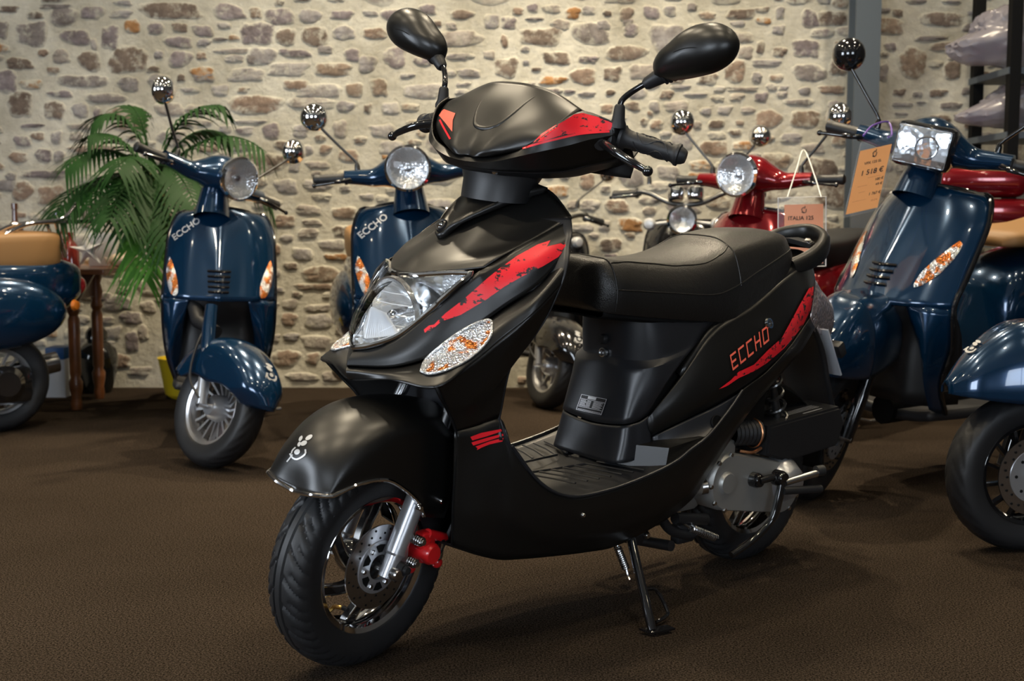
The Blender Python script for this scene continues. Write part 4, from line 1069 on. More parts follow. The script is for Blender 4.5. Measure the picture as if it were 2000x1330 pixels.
        if lamp=='round':
            g=G(); g.lathe([(.06,-.05),(.078,-.01),(.084,.008),(.084,.018),(.076,.024),(.073,.018)],lc,fd_,40); hl=g.build('headlight_rim','chrome',o,T=T)
            g=G(); g.lathe([(0,-.008),(.02,-.007),(.045,.0),(.074,.017)],lc,fd_,32); g.build('headlight_reflector','lamp_facets',hl,T=T)
            g=G(); g.lathe([(0,.004),(.01,.002),(.014,-.004),(.014,-.01)],lc,fd_,16); g.build('headlight_bulb','steel',hl,T=T)
            g=G(); g.lathe([(0,.030),(.03,.028),(.055,.023),(.075,.017)],lc,fd_,32); g.build('headlight_glass','clear_lens',hl,T=T)
        else:
            g=G(); g.box((.86,-.088,.975),(.935,.088,1.108),.02); hl=g.build('headlight_housing','gloss_black',o,T=T)
            g=G(); g.box((.93,-.078,.986),(.9375,.078,1.097),.006); g.build('headlight_reflector','lamp_bowl',hl,T=T)
            g=G(); g.lathe([(.030,0),(.033,.006),(.036,0)],(.938,.015,1.04),(1,0,0),28); g.build('headlight_ring','chrome',hl,T=T)
            g=G(); g.box((.940,-.080,.983),(.944,.080,1.100),.004); g.build('headlight_glass','clear_lens',hl,T=T)
    else:
        g=G(); g.tube(cr([V((.80,-.33,1.0)),V((.84,-.2,1.01)),V((.87,-.08,.96)),V((.875,0,.95)),V((.87,.08,.96)),V((.84,.2,1.01)),V((.80,.33,1.0))],5),.012,12); hs=g.build('handlebar','dark_steel',o,T=T)
        for s in (1,-1):
            g=G(); g.lathe([(0,.0),(.034,.0),(.038,.006),(.038,.05),(.03,.058),(0,.06)],(.885,.045*s,.975),(-.35,0,1),24); g.build('gauge','chrome',hs,T=T)
        lc=V((.975,0,.88)); fd_=V((1,0,0))
        g=G(); g.lathe([(0,-.09),(.04,-.075),(.06,-.045),(.066,-.005),(.068,.01),(.060,.016)],lc,fd_,36); hl=g.build('headlight_shell','gloss_black',o,T=T)
        g=G(); g.lathe([(.068,.0),(.070,.012),(.060,.018)],lc,fd_,36); g.build('headlight_rim','chrome',hl,T=T)
        g=G(); g.lathe([(0,-.03),(.02,-.026),(.058,.010)],lc,fd_,32); g.build('headlight_reflector','lamp_facets',hl,T=T)
        g=G(); g.lathe([(0,.024),(.03,.021),(.060,.012)],lc,fd_,32); g.build('headlight_glass','clear_lens',hl,T=T)
        for s in (1,-1):
            g=G(); g.tube([V((.93,.06*s,.87)),V((.94,.15*s,.86))],.008,8); g.lathe([(0,.032),(.02,.028),(.03,.01),(.026,-.02),(.01,-.03),(0,-.03)],(.945,.155*s,.86),(1,0,0),22); g.build('turn_signal','silver_print',o,T=T)
        hs=o
    for s in (1,-1):
        f=(lambda v:V(v)) if s==1 else (lambda v:mir(V(v)))
        gi=V((.80,.225,1.033)) if lamp!='naked' else V((.825,.235,1.005)); d=V((-.18,1,.02 if lamp!='naked' else -.05)).normalized()
        g=G(); g.lathe([(0,0),(.024,0),(.024,.008),(.0185,.012)]+[(.0185-.001*(k%2),.018+.0055*k) for k in range(17)]+[(.02,.115),(.02,.122),(.012,.128),(0,.128)],f(gi),f(d),20); g.build('handlebar_grip','rubber',o,T=T)
        g=G(); g.tube([f(p) for p in cr([gi+V((.03,-.02,-.005)),gi+V((.058,.03,-.012)),gi+V((.05,.12,-.02))],4)],[.007]*5+[.005]*4,10,flat=1.2); g.ell(f(gi+V((.05,.12,-.02))),(.009,.009,.009)); g.build('brake_lever','gloss_black',o,T=T)
        b0=V((.80,.185,1.058)); stm=cr([b0,b0+V((-.003,.002,.03)),b0+V((.0,.055,.09)),b0+V((.01,.125,.17))],4)
        g=G(); g.tube([f(p) for p in stm],.0052,10); g.lathe([(0,-.01),(.012,-.01),(.010,.02),(.006,.03)],f(b0),(0,0,1),14); ms=g.build('mirror_stem','gloss_black' if mirc!='chrome' else 'dark_steel',o,T=T)
        mc=b0+V((.012,.14,.205)); n_=V((1,-.15,0)).normalized()
        g=G(); g.lathe([(0,.034),(.018,.031),(.036,.021),(.048,.006),(.052,-.008),(.050,-.014)],f(mc),f(n_),32); g.build('mirror_shell',mirc,ms,T=T)
        g=G(); g.lathe([(0,-.012),(.050,-.012)],f(mc),f(n_),32); g.build('mirror_glass','chrome',ms,T=T)
    # floor, body
    patch('floorboard',[[V((x,0,.245)),V((x,w*.6,.25)),V((x,w,.262))] for x,w in (((.93,.15),(.8,.17),(.6,.175),(.45,.16)) if rear else ((.93,.15),(.85,.165),(.75,.17),(.66,.165)))],'rubber_light',o,sym=True,ref=V((.6,0,-1)),solid=.03)
    g=G(); g.tube([V((.95,0,.24)),V((.3 if rear else .64,0,.24))],.04,12,flat=1.2); g.build('underframe','deep_black',o)
    if rear:
        wheel(o,(0,0,.212),nsp,wheel_m,None,name='rear_wheel')
        secs=[]
        for x,w,z0,z1 in ((.50,.10,.27,.60),(.44,.135,.26,.69),(.30,.155,.27,.73),(.10,.155,.36,.74),(-.1,.145,.42,.735),(-.25,.115,.48,.72),(-.335,.07,.54,.69),(-.36,.03,.57,.66)):
            cz=(z0+z1)/2;hz=(z1-z0)/2; secs.append([V((x,w*(abs(cos(t))**.6)*(1 if cos(t)>0 else -1),cz+hz*(abs(sin(t))**.65)*(1 if sin(t)>0 else -1))) for t in [2*PI*k/24 for k in range(24)]])
        cols=[cr(list(cn),3) for cn in zip(*secs)]; bm=bmesh.new(); loft(bm,[list(s) for s in zip(*cols)]); bd=meshobj('rear_body',bm,paint,o,ang=50)
        for s in (1,-1):
            g=G(); g.ell((.04,.135*s,.50),(.30,.075,.15),28,16); g.build('side_cowl',paint,o)
            if paint=='wine_paint':
                g=G(); g.tube([V((-.24+.5*t,(.135+.072*math.sqrt(max(0,1-((-.2+.5*t)/.31)**2)))*s,.50)) for t in [k/10 for k in range(11)]],.008,8,flat=.5); g.build('cowl_strip','chrome',o)
            g=G(); g.lathe([(0,.018),(.018,.014),(.024,0)],(-.30,.11*s,.52),(-.6,s,0),18); g.build('rear_signal','amber',o)
        g=G(); g.ell((-.355,0,.60),(.03,.05,.04),20,12); g.build('tail_light','red_lens',o)
        if plate: g=G(); g.box((-.395,-.09,.40),(-.388,.09,.50),.002); g.build('plate_holder','black_plastic',o)
        secs=[]
        for x,w,z0,z1 in ((.50,.06,.73,.765),(.47,.105,.725,.79),(.36,.13,.725,.80),(.20,.135,.735,.81),(.05,.135,.74,.835),(-.12,.13,.745,.845),(-.24,.105,.755,.84),(-.27,.06,.765,.82)):
            cz=(z0+z1)/2;hz=(z1-z0)/2; secs.append([V((x,w*(abs(cos(t))**.45)*(1 if cos(t)>0 else -1),zl+cz+hz*(abs(sin(t))**.6)*(1 if sin(t)>0 else -zt))) for t in [2*PI*k/24 for k in range(24)]])
        cols=[cr(list(cn),4) for cn in zip(*secs)]; bm=bmesh.new(); loft(bm,[list(s) for s in zip(*cols)]); meshobj('seat',bm,seatm,o,ang=60)
        g=G(); g.box((-.12,.06,.12),(.32,.14,.28),.04); g.lathe([(0,.03),(.05,.03),(.075,.0),(.075,-.04)],(0,.15,.212),(0,1,0),24); g.lathe([(0,.02),(.05,.02),(.075,.0),(.075,-.04)],(.25,.15,.2),(0,1,0),24); g.build('engine_case','gloss_black',o)
        g=G(); g.tube([V((.1,-.15,.20)),V((.0,-.155,.21)),V((-.3,-.16,.26))],[.03,.05,.045],18); g.build('exhaust_muffler','steel',o)
        if rack:
            g=G()
            for z,yy in ((.86,.10),):
                pth=[V((.0,yy,.80)),V((-.12,yy,.86)),V((-.26,yy,.88)),V((-.33,yy*.8,.94)),V((-.35,0,.955))]; pth=cr(pth,4); g.tube(pth+[mir(p) for p in reversed(pth[:-1])],.009,10)
            g.tube(cr([V((-.18,.08,.87)),V((-.36,.085,.872)),V((-.48,.06,.874)),V((-.50,0,.874)),V((-.48,-.06,.874)),V((-.36,-.085,.872)),V((-.18,-.08,.87))],4),.008,10)
            for yy in (-.05,0,.05): g.tube([V((-.2,yy,.874)),V((-.49,yy,.876))],.006,8)
            g.tube([V((-.25,.06,.87)),V((-.29,.05,.72))],.008,8); g.tube([V((-.25,-.06,.87)),V((-.29,-.05,.72))],.008,8)
            g.build('luggage_rack',rackm,o)
        if box:
            g=G(); g.box((-.62,-.21,.86),(-.22,.21,.97),.035,seg=3); bx_=g.build('top_box',paint,o); 
            g=G(); g.box((-.615,-.205,.975),(-.225,.205,1.12),.06,seg=4); g.build('top_box_lid',paint,bx_)
            g=G(); g.box((-.625,-.03,.93),(-.61,.03,1.0),.004); g.box((-.45,.205,.95),(-.38,.217,1.02),.004); g.build('box_latch','dark_steel',bx_)
        if stand:
            g=G()
            for s in (1,-1): g.tube([V((.28,.09*s,.22)),V((.22,.15*s,.008))],.012,10); g.box((.16,.15*s-.03,.0),(.25,.15*s+.03,.014),.003)
            g.tube([V((.27,-.1,.2)),V((.27,.1,.2))],.012,10); g.tube([V((.24,.14,.06)),V((.12,.2,.03)),V((.08,.25,.035))],.008,8); g.build('centre_stand','steel',o)
    return o
wa=gpt(414,911); retro('glossy blue retro scooter facing the camera in front of the palm, front wheel turned',place(front=(wa.x,wa.y),head=(.19,-.98),lean=2.5),steer=42)
wa=gpt(838,922); retro('glossy blue retro scooter with round headlight half hidden behind the black scooter',place(front=(wa.x,wa.y),head=(.24,-.97),lean=0,scale=1.02),steer=-10)
wa=gpt(1350,905); retro('dark red retro scooter with round headlight carrying a peach price tag',place(front=(wa.x,wa.y),head=(-.62,-.78),lean=0),paint='wine_paint',steer=2,letter=False,seatm='black_plastic')
wa=gpt(1580,972); retro('blue retro scooter with rectangular headlight carrying the large orange price tag',place(front=(wa.x,wa.y),head=(-.80,-.60),lean=5,scale=1.08),steer=22,lamp='rect',letter=False,wheel_m='gloss_black',nsp=12,disc=1,mirc='gloss_black',rake=.6)
wa=gpt(1985,1070); retro('blue retro scooter cut off by the right frame edge, only its front end showing',place(front=(wa.x,wa.y),head=(-.96,-.28),lean=3,scale=1.0),steer=-6,lamp='rect',letter=False,wheel_m='gloss_black',nsp=12,disc=1,mirc='gloss_black')
retro('blue retro scooter with tan seat and chrome rack, tail toward the left table',place(rear=(-2.15,5.15),head=(-.8,-.6),lean=-1),steer=0,letter=False,rack=True,plate=False,zl=-.01,zt=3.0,wb_=0)
retro('dark red retro scooter with top box behind the rectangular-headlight blue scooter',place(rear=(2.45,5.42),head=(.98,-.20),lean=0),paint='wine_paint',steer=0,letter=False,seatm='black_plastic',rack=True,box=True)
wa=gpt(1072,797); retro('glossy black scooter with exposed chrome gauges seen between the fairing and seat',place(front=(wa.x,wa.y),head=(-.05,-1),lean=0,scale=.93,wb=1.26),paint='gloss_black',seatm='black_plastic',steer=30,lamp='naked',letter=False,nsp=8,rear=False)
retro('glossy black scooter with exposed chrome gauges behind the black seat',place(front=(.70,5.45),head=(-.28,-.96),lean=0,scale=1.0),paint='gloss_black',seatm='black_plastic',steer=0,lamp='naked',letter=False,nsp=8,rear=False)
def SPOT_E(x,y):
    if y>5: return {-3.6:12,-2.2:55,-.8:200,.6:260,2.0:80,3.4:7}[x]
    if y>3.5: return {-3.6:10,-2.2:32,-.8:100,.6:90,2.0:34,3.4:10}[x]
    return {-3.6:20,-2.2:50,-.8:56,.6:38,2.0:20,3.4:8}[x]
STONES=[(18,18,38,13,5),(108,13,60,10,0),(70,30,34,14,5),(125,33,52,36,0),(180,26,44,24,9),(238,28,42,14,1),(240,6,34,9,1),(338,22,120,30,5),(448,23,62,30,11),(5,58,24,34,0),(62,66,66,46,0),(148,74,56,26,9),(215,72,34,44,9),(258,52,32,24,7),(304,56,32,22,9),(352,54,30,17,5),(396,60,38,22,9),(487,66,32,38,9),
(183,86,12,22,6),(350,83,52,19,9),(398,84,26,14,1),(430,77,30,7,0),(84,104,20,14,3),(120,110,34,26,4),(38,124,54,22,5),(176,120,42,34,2),(252,116,78,50,2),(353,116,42,30,9),(310,106,18,16,1),(455,100,70,9,4),(458,114,38,15,6),(492,116,20,20,0),(104,138,24,12,3),(12,160,46,42,9),(160,158,96,22,0),(252,164,40,28,1),(312,160,44,32,1),(300,136,26,12,5),(354,152,16,13,5),(398,144,46,24,7),(400,150,44,20,0),(474,143,50,18,1),
(120,184,48,12,9),(206,192,80,18,0),(430,176,36,20,6),(372,176,34,9,6),(42,205,50,48,5),(108,217,42,34,2),(158,215,34,28,1),(190,222,14,26,9),(330,214,56,22,4),(66,246,48,8,9),(155,248,46,10,4),(74,266,26,14,3),(44,276,32,20,9),(110,268,24,24,1),(148,266,24,16,4),(36,307,38,20,3),(86,303,34,24,9),(116,306,20,22,1),(190,292,100,16,3),(475,256,26,13,9),(440,252,24,14,1),(400,240,30,10,4),
(14,362,40,22,1),(44,373,40,36,3),(98,382,50,42,3),(90,340,100,16,9),(142,374,14,18,3),(132,422,36,18,1),(40,420,24,10,3),(22,345,22,16,1),
(230,592,60,30,1),(256,620,44,24,9),(290,600,30,22,4),(220,650,34,26,6),(258,668,26,36,9),(280,650,20,30,4),(236,705,40,28,3),(272,725,46,20,4),(205,580,30,18,9),
(500,26,24,20,8),(545,33,58,28,9),(606,32,42,26,1),(668,29,48,17,9),(723,26,30,11,1),(505,66,62,38,9),(558,73,38,28,2),(614,72,52,34,2),(672,64,46,26,1),(732,66,48,20,3),(635,97,28,15,1),(689,108,30,22,9),(512,110,52,32,1),(575,104,62,15,9),(564,135,76,26,6),(652,136,70,24,8),(718,126,32,32,1),(771,113,42,36,11),(796,148,26,9,1),(482,146,70,24,6),(578,166,50,18,3),(622,178,84,26,6),(608,202,92,22,4),(692,176,36,26,8),(742,172,34,32,8),(500,205,96,36,3),(675,208,34,20,1),(718,212,16,18,2),(762,212,34,20,6),(825,120,36,16,9),(825,178,84,28,6),(480,255,30,14,6),(530,256,36,30,9),(490,238,60,8,6),(588,256,30,24,1),(665,252,30,32,4),(747,256,52,26,6),(592,292,38,18,1),(636,292,22,18,3),(680,305,40,22,3),(765,288,44,26,6),(620,322,44,14,4),(576,322,22,26,1),(752,307,12,9,7),
(836,19,32,18,9),(903,29,44,18,2),(854,46,16,12,5),(882,51,20,14,0),(893,76,96,28,4),(960,42,30,28,1),(994,44,30,24,9),(1040,16,24,16,9),(1078,18,34,14,4),(1120,26,28,22,7),(1150,20,26,16,6),(1186,26,18,11,5),(1044,37,36,6,0),(1095,48,38,20,4),(1178,50,28,18,1),(1224,28,26,26,2),(1232,60,28,24,9),(1228,45,22,16,0),(985,80,14,24,3),(1055,72,84,34,2),(1152,66,72,38,0),(898,111,54,13,1),(955,107,24,16,4),(1026,96,18,10,9),(1086,113,52,24,2),(1150,116,38,13,9),(1224,104,74,28,2),(988,132,48,38,2),(1048,136,20,7,5),(1028,122,14,8,1),(917,143,46,16,1),(905,165,30,8,1),(1080,158,48,16,7),(1140,150,48,28,3),(1196,144,36,28,2),(1254,140,50,28,4),(1112,179,20,7,9),(1146,184,34,9,1),(1192,181,18,11,2),(1244,182,36,20,1),(1185,212,26,18,3),(1236,208,28,16,2),
(1272,24,32,24,9),(1308,22,24,18,1),(1352,14,20,14,0),(1446,28,54,18,5),(1524,26,18,22,1),(1306,76,70,56,1),(1582,36,34,34,9),(1626,36,58,28,5),(1520,58,26,18,1),(1485,92,16,24,5),(1523,102,26,18,2),(1576,96,54,32,9),(1456,102,30,26,4),(1436,140,42,40,3),(1498,123,56,13,1),(1478,152,20,20,1),(1516,152,30,13,3),(1580,142,64,32,0),(1640,132,40,32,2),(1330,170,38,8,1),(1303,185,26,16,2),(1358,185,44,5,1),(1450,174,60,9,4),(1486,190,28,18,9),(1530,172,18,9,1),(1572,178,24,14,1),(1625,175,52,16,3),(1560,200,66,12,0),(1278,209,20,20,1),(1322,208,48,20,4),(1415,215,30,16,6),(1460,215,28,12,4),(1258,238,14,14,2),(1282,244,26,18,3),(1321,241,30,12,7),(1501,233,50,34,3),(1571,232,54,32,8),(1362,245,20,14,4),(1445,240,16,9,3),(1332,274,48,34,1),(1393,290,52,26,3),(1270,222,12,9,3),(1545,270,40,18,1),(1500,272,24,12,3),(1590,290,40,18,4),(1640,232,34,26,9),(1640,276,30,18,3),(1300,262,24,10,6),
(1232,345,50,36,1),(1305,338,40,26,6),(1364,346,42,16,7),(1146,355,30,28,3),(1104,342,20,20,1),(1152,402,36,22,6),(1204,404,46,24,3),(1232,440,46,26,7),(1192,480,40,26,2),(1268,412,26,16,4),(1180,440,24,20,6),(1120,400,24,16,4),(1160,460,20,10,4),
(1738,52,56,30,8),(1842,38,84,26,5),(1905,54,46,16,0),(1790,3,44,8,0),(1860,4,36,6,0),(1898,26,18,9,1),(1728,20,22,9,1),(1818,76,60,10,0),(1862,92,90,20,2),(1782,122,56,58,8),(1860,138,32,34,2),(1728,106,18,9,5),(1722,142,28,32,0),(1916,146,34,12,5),(1756,180,26,13,5),(1792,184,20,9,1),(1832,182,32,14,2),(1888,178,18,14,0),(1912,178,10,12,9),(1762,204,40,8,1),(1858,206,44,13,0),(1836,232,40,16,2),(1896,246,28,14,3),(1760,222,26,6,1),(1920,264,30,12,1),(1800,200,20,5,1),
(560,364,44,26,1),(620,362,54,20,6),(584,412,0,0,0),(556,432,40,24,3),(602,410,48,20,4),(610,434,36,12,4),(672,416,52,22,8),(512,440,26,11,1),(602,456,38,18,4),(534,486,30,20,3),(590,496,40,24,1),(648,478,58,20,6),(660,502,54,12,7),(569,520,28,13,2),(522,540,44,32,6),(630,536,76,30,8),(618,560,82,12,3),(542,566,26,9,1),(566,594,34,20,4),(622,602,50,14,4),(566,624,30,24,3),(622,628,56,28,6),(536,660,22,16,4),(570,658,30,16,1),(620,668,56,26,4),(560,700,50,32,3),(610,700,30,24,3),(590,736,60,16,4),(650,735,40,20,4),(520,700,20,26,3),
(1020,742,18,14,3)]
STONES=[s for s in STONES if s[2]>0]
# =================================================================== ROOM
WY=6.50
def st_(o): o['kind']='structure'; return o
# carpet
m=bpy.data.materials.new('carpet'); m.use_nodes=True; nt=m.node_tree; b=nt.nodes['Principled BSDF']; b.inputs['Roughness'].default_value=.95; b.inputs['Specular IOR Level'].default_value=.0
tc=nt.nodes.new('ShaderNodeTexCoord'); n=nt.nodes.new('ShaderNodeTexNoise'); n.inputs['Scale'].default_value=230; n.inputs['Detail'].default_value=2; n.inputs['Roughness'].default_value=.9
n2=nt.nodes.new('ShaderNodeTexNoise'); n2.inputs['Scale'].default_value=1.4; n2.inputs['Detail'].default_value=4
r=nt.nodes.new('ShaderNodeValToRGB'); r.color_ramp.elements[0].position=.41; r.color_ramp.elements[1].position=.62
r.color_ramp.elements[0].color=(.010,.0078,.0058,1); r.color_ramp.elements[1].color=(.078,.058,.043,1)
mx=nt.nodes.new('ShaderNodeMixRGB'); mx.blend_type='MULTIPLY'; mx.inputs[0].default_value=.5
r2=nt.nodes.new('ShaderNodeValToRGB'); r2.color_ramp.elements[0].position=.35; r2.color_ramp.elements[0].color=(.6,.6,.6,1); r2.color_ramp.elements[1].position=.65
bp=nt.nodes.new('ShaderNodeBump'); bp.inputs['Strength'].default_value=.6; bp.inputs['Distance'].default_value=.004
l=nt.links; l.new(tc.outputs['Object'],n.inputs['Vector']); l.new(tc.outputs['Object'],n2.inputs['Vector']); l.new(n.outputs['Fac'],r.inputs[0]); l.new(n2.outputs['Fac'],r2.inputs[0]); l.new(r.outputs[0],mx.inputs[1]); l.new(r2.outputs[0],mx.inputs[2]); l.new(mx.outputs[0],b.inputs['Base Color']); l.new(n.outputs['Fac'],bp.inputs['Height']); l.new(bp.outputs[0],b.inputs['Normal'])
MATS['carpet']=m
X0,X1,Y0,ZC=-5.2,5.2,-3.5,3.6
st_(G().box((X0,Y0,-.06),(X1,WY+.2,0)).build('floor','carpet',smooth=False))
0 and mat('plaster',(.62,.58,.50),.85,bump=(14,.2,.01)); mat('ceiling_paint',(.20,.185,.16),.8); mat('wall_plain',(.10,.09,.08),.9)
st_(G().box((X0,Y0,ZC),(X1,WY+.2,ZC+.1)).build('ceiling','ceiling_paint',smooth=False))
st_(G().box((X0-.1,Y0,0),(X0,WY+.2,ZC)).build('wall_left','wall_plain',smooth=False))
st_(G().box((X1,Y0,0),(X1+.1,WY+.2,ZC)).build('wall_right','wall_plain',smooth=False))
st_(G().box((X0,Y0-.1,0),(X1,Y0,ZC)).build('wall_front','wall_plain',smooth=False))
# ---- stone wall: mortar base plus irregular stones, one mesh
def stone_mat(name,mort):
    m=bpy.data.materials.new(name); m.use_nodes=True; nt=m.node_tree; b=nt.nodes['Principled BSDF']; b.inputs['Roughness'].default_value=.9; b.inputs['Specular IOR Level'].default_value=.2
    tc=nt.nodes.new('ShaderNodeTexCoord'); l=nt.links
    a=nt.nodes.new('ShaderNodeVertexColor'); a.layer_name='stone'
    n=nt.nodes.new('ShaderNodeTexNoise'); n.inputs['Scale'].default_value=11; n.inputs['Detail'].default_value=8; n.inputs['Roughness'].default_value=.7
    n3=nt.nodes.new('ShaderNodeTexNoise'); n3.inputs['Scale'].default_value=3.0; n3.inputs['Detail'].default_value=8; n3.inputs['Roughness'].default_value=.7
    l.new(tc.outputs['Object'],n.inputs['Vector']); l.new(tc.outputs['Object'],n3.inputs['Vector'])
    r=nt.nodes.new('ShaderNodeValToRGB'); r.color_ramp.elements[0].position=.3; r.color_ramp.elements[0].color=(.45,.42,.40,1); r.color_ramp.elements[1].position=.7; r.color_ramp.elements[1].color=(1.25,1.25,1.25,1)
    l.new(n.outputs['Fac'],r.inputs[0])
    mu=nt.nodes.new('ShaderNodeMixRGB'); mu.blend_type='MULTIPLY'; mu.inputs[0].default_value=1; l.new(a.outputs['Color'],mu.inputs[1]); l.new(r.outputs[0],mu.inputs[2])
    # mortar smear over the stones
    n2=nt.nodes.new('ShaderNodeTexNoise'); n2.inputs['Scale'].default_value=20; n2.inputs['Detail'].default_value=8; n2.inputs['Roughness'].default_value=.7; l.new(tc.outputs['Object'],n2.inputs['Vector'])
    ad=nt.nodes.new('ShaderNodeMath'); ad.operation='ADD'; l.new(n2.outputs['Fac'],ad.inputs[0]); l.new(a.outputs['Alpha'],ad.inputs[1])
    gt=nt.nodes.new('ShaderNodeValToRGB'); gt.color_ramp.elements[0].position=.80; gt.color_ramp.elements[1].position=.98; l.new(ad.outputs[0],gt.inputs[0])
    mc=nt.nodes.new('ShaderNodeValToRGB'); mc.color_ramp.elements[0].position=.32; mc.color_ramp.elements[0].color=(.40,.37,.29,1); mc.color_ramp.elements[1].position=.62; mc.color_ramp.elements[1].color=(.70,.67,.57,1)
    l.new(n3.outputs['Fac'],mc.inputs[0])
    mx=nt.nodes.new('ShaderNodeMixRGB'); l.new(gt.outputs[0],mx.inputs[0]); l.new(mc.outputs[0],mx.inputs[1]); l.new(mu.outputs[0],mx.inputs[2]); l.new(mx.outputs[0],b.inputs['Base Color'])
    bp=nt.nodes.new('ShaderNodeBump'); bp.inputs['Strength'].default_value=.8; bp.inputs['Distance'].default_value=.02; l.new(n2.outputs['Fac'],bp.inputs['Height']); l.new(bp.outputs[0],b.inputs['Normal'])
    MATS[name]=m
stone_mat('stone_wall',None)
rnd=random.Random(11)
STC=[tuple(min(1,c*1.45) for c in q) for q in [(.20,.18,.17),(.26,.245,.24),(.17,.135,.11),(.24,.18,.14),(.30,.27,.24),(.14,.11,.09),(.33,.31,.29),(.30,.16,.07),(.22,.17,.13),(.19,.165,.17),(.40,.36,.30),(.24,.21,.21)]]
bm=bmesh.new(); cl=bm.loops.layers.float_color.new('stone')
def wallface(co,col,alph):
    vs=[bm.verts.new(c) for c in co]; f=bm.faces.new(vs)
    for lp in f.loops: lp[cl]=(*col,alph)
    return f
wallface([(X0,WY,0),(X1,WY,0),(X1,WY,ZC),(X0,WY,ZC)],(.5,.45,.4),0)
placed=[]
def add_stone(cx,cz,w,h,colr,rough=.16,vis=1.0):
    n=26; ph=rnd.random()*7; pts=[]
    pw=rnd.uniform(2.6,5)
    for k in range(n):
        t=2*PI*k/n; ct,st=cos(t),sin(t); r=1/((abs(ct)**pw+abs(st)**pw)**(1/pw))
        r*=1+rough*noise.noise(V((ct*1.3+ph,st*1.3,ph)))*1.6+rough*.6*noise.noise(V((ct*4+ph,st*4,ph)))
        pts.append((ct*r,st*r))
    sk=rnd.uniform(-.18,.18)
    rings=[]
    for kk,dy,al in ((1.12,-.003,.08),(.98,.004,.34*vis),(.80,.008,.47*vis),(.45,.009,.50*vis)):
        rings.append(([bm.verts.new((cx+(p[0]+sk*p[1])*w/2*kk,WY-dy-(.004*noise.noise(V((p[0]*2,p[1]*2,ph))) if dy>0 else 0),cz+p[1]*h/2*kk)) for p in pts],al))
    cen=bm.verts.new((cx,WY-.010,cz))
    def fc(vs,als):
        f=bm.faces.new(vs)
        for lp,a in zip(f.loops,als): lp[cl]=(*colr,a)
    for (a,aa),(b_,ab) in zip(rings,rings[1:]):
        for k in range(n): fc((a[k],b_[k],b_[(k+1)%n],a[(k+1)%n]),(aa,ab,ab,aa))
    a,aa=rings[-1]
    for k in range(n): fc((a[k],cen,a[(k+1)%n]),(aa,.5*vis,aa))
    placed.append((cx,cz,w,h))
def hand(px,py,pw,ph,col):
    d=ray(px,py); t=(WY-.0)/d.y; p=CAM+d*t; s=FWD.dot(p-CAM)
    add_stone(p.x,p.z,pw*s/F,ph*s/F,col)
for s in STONES: hand(s[0],s[1],s[2],s[3],STC[s[4]])
def free(cx,cz,w,h):
    for (a,b_,c,d) in placed:
        if abs(cx-a)<(w+c)/2*.98 and abs(cz-b_)<(h+d)/2*1.02: return False
    return True
for size,tries in [(((.20,.28),(.09,.15)),900),(((.13,.2),(.06,.10)),2200),(((.08,.13),(.035,.06)),3500),(((.05,.08),(.025,.04)),3500)]:
    for _ in range(tries):
        w=rnd.uniform(*size[0]); h=rnd.uniform(*size[1]); cx=rnd.uniform(-3.6,3.6); cz=rnd.uniform(.02,2.9)
        if free(cx,cz,w*1.12,h*1.25): add_stone(cx,cz,w,h,rnd.choice(STC),vis=rnd.uniform(.72,1.0))
wl=meshobj('wall_back',bm,'stone_wall',recalc=False,ang=60); st_(wl)
wl.data.color_attributes.active_color_name='stone'
# steel column in front of the wall
def wpt(px,py,y):
    d=ray(px,py); t=y/d.y; return CAM+d*t
cx=wpt(1684,300,6.30).x
g=G(); g.box((cx-.062,6.25,0),(cx+.062,6.262,ZC)); g.box((cx-.062,6.375,0),(cx+.062,6.388,ZC)); g.box((cx-.006,6.262,0),(cx+.006,6.376,ZC)); g.box((cx-.09,6.22,0),(cx+.09,6.42,.012))
tag(g.build('steel_column','column_paint',smooth=False),'grey painted steel H-column standing against the stone wall','column')
# ---- shelving with plastic wrapped goods, top right
sx0=wpt(1940,200,5.9).x
sh=empty('storage_rack','dark metal storage rack against the stone wall at the right','rack'); 
for yy in (5.75,6.2):
    for xx in (sx0+.03,sx0+1.3): G().box((xx-.025,yy-.025,0),(xx+.025,yy+.025,2.35)).build('upright','deep_black',sh,smooth=False)
for zz in (.25,.78,1.28,1.57):
    G().box((sx0,5.73,zz-.03),(sx0+1.33,6.23,zz)).build('shelf','column_paint',sh,smooth=False)
m=bpy.data.materials.new('plastic_film'); m.use_nodes=True; nt=m.node_tree
for n in list(nt.nodes): nt.nodes.remove(n)
o_=nt.nodes.new('ShaderNodeOutputMaterial'); mx=nt.nodes.new('ShaderNodeMixShader'); t=nt.nodes.new('ShaderNodeBsdfTransparent'); p=nt.nodes.new('ShaderNodeBsdfPrincipled'); p.inputs['Base Color'].default_value=(.30,.28,.32,1); p.inputs['Roughness'].default_value=.25; mx.inputs[0].default_value=.7
nt.links.new(t.outputs[0],mx.inputs[1]); nt.links.new(p.outputs[0],mx.inputs[2]); nt.links.new(mx.outputs[0],o_.inputs[0]); MATS['plastic_film']=m
def bag(c,r,seed,label,nm='wrapped_bundle'):
    bm=bmesh.new(); bmesh.ops.create_icosphere(bm,subdivisions=5,radius=1)
    for v in bm.verts:
        p=v.co.copy(); k=1+.16*noise.noise(p*1.6+V((seed,0,0)))+.10*abs(noise.noise(V((p.x*3+seed,p.y*9,p.z*2.5))))+.04*noise.noise(p*9)
        v.co=V(c)+V((p.x*r[0]*k,p.y*r[1]*k,p.z*r[2]*k))
        if p.x<-.5 and p.z<.1: v.co.x-=.12*(-p.x-.5)*2; v.co.z-=.10*(-p.x-.5)
    tag(meshobj(nm,bm,'plastic_film'),label,'wrapped goods',group='plastic wrapped bundles on the rack')
    return
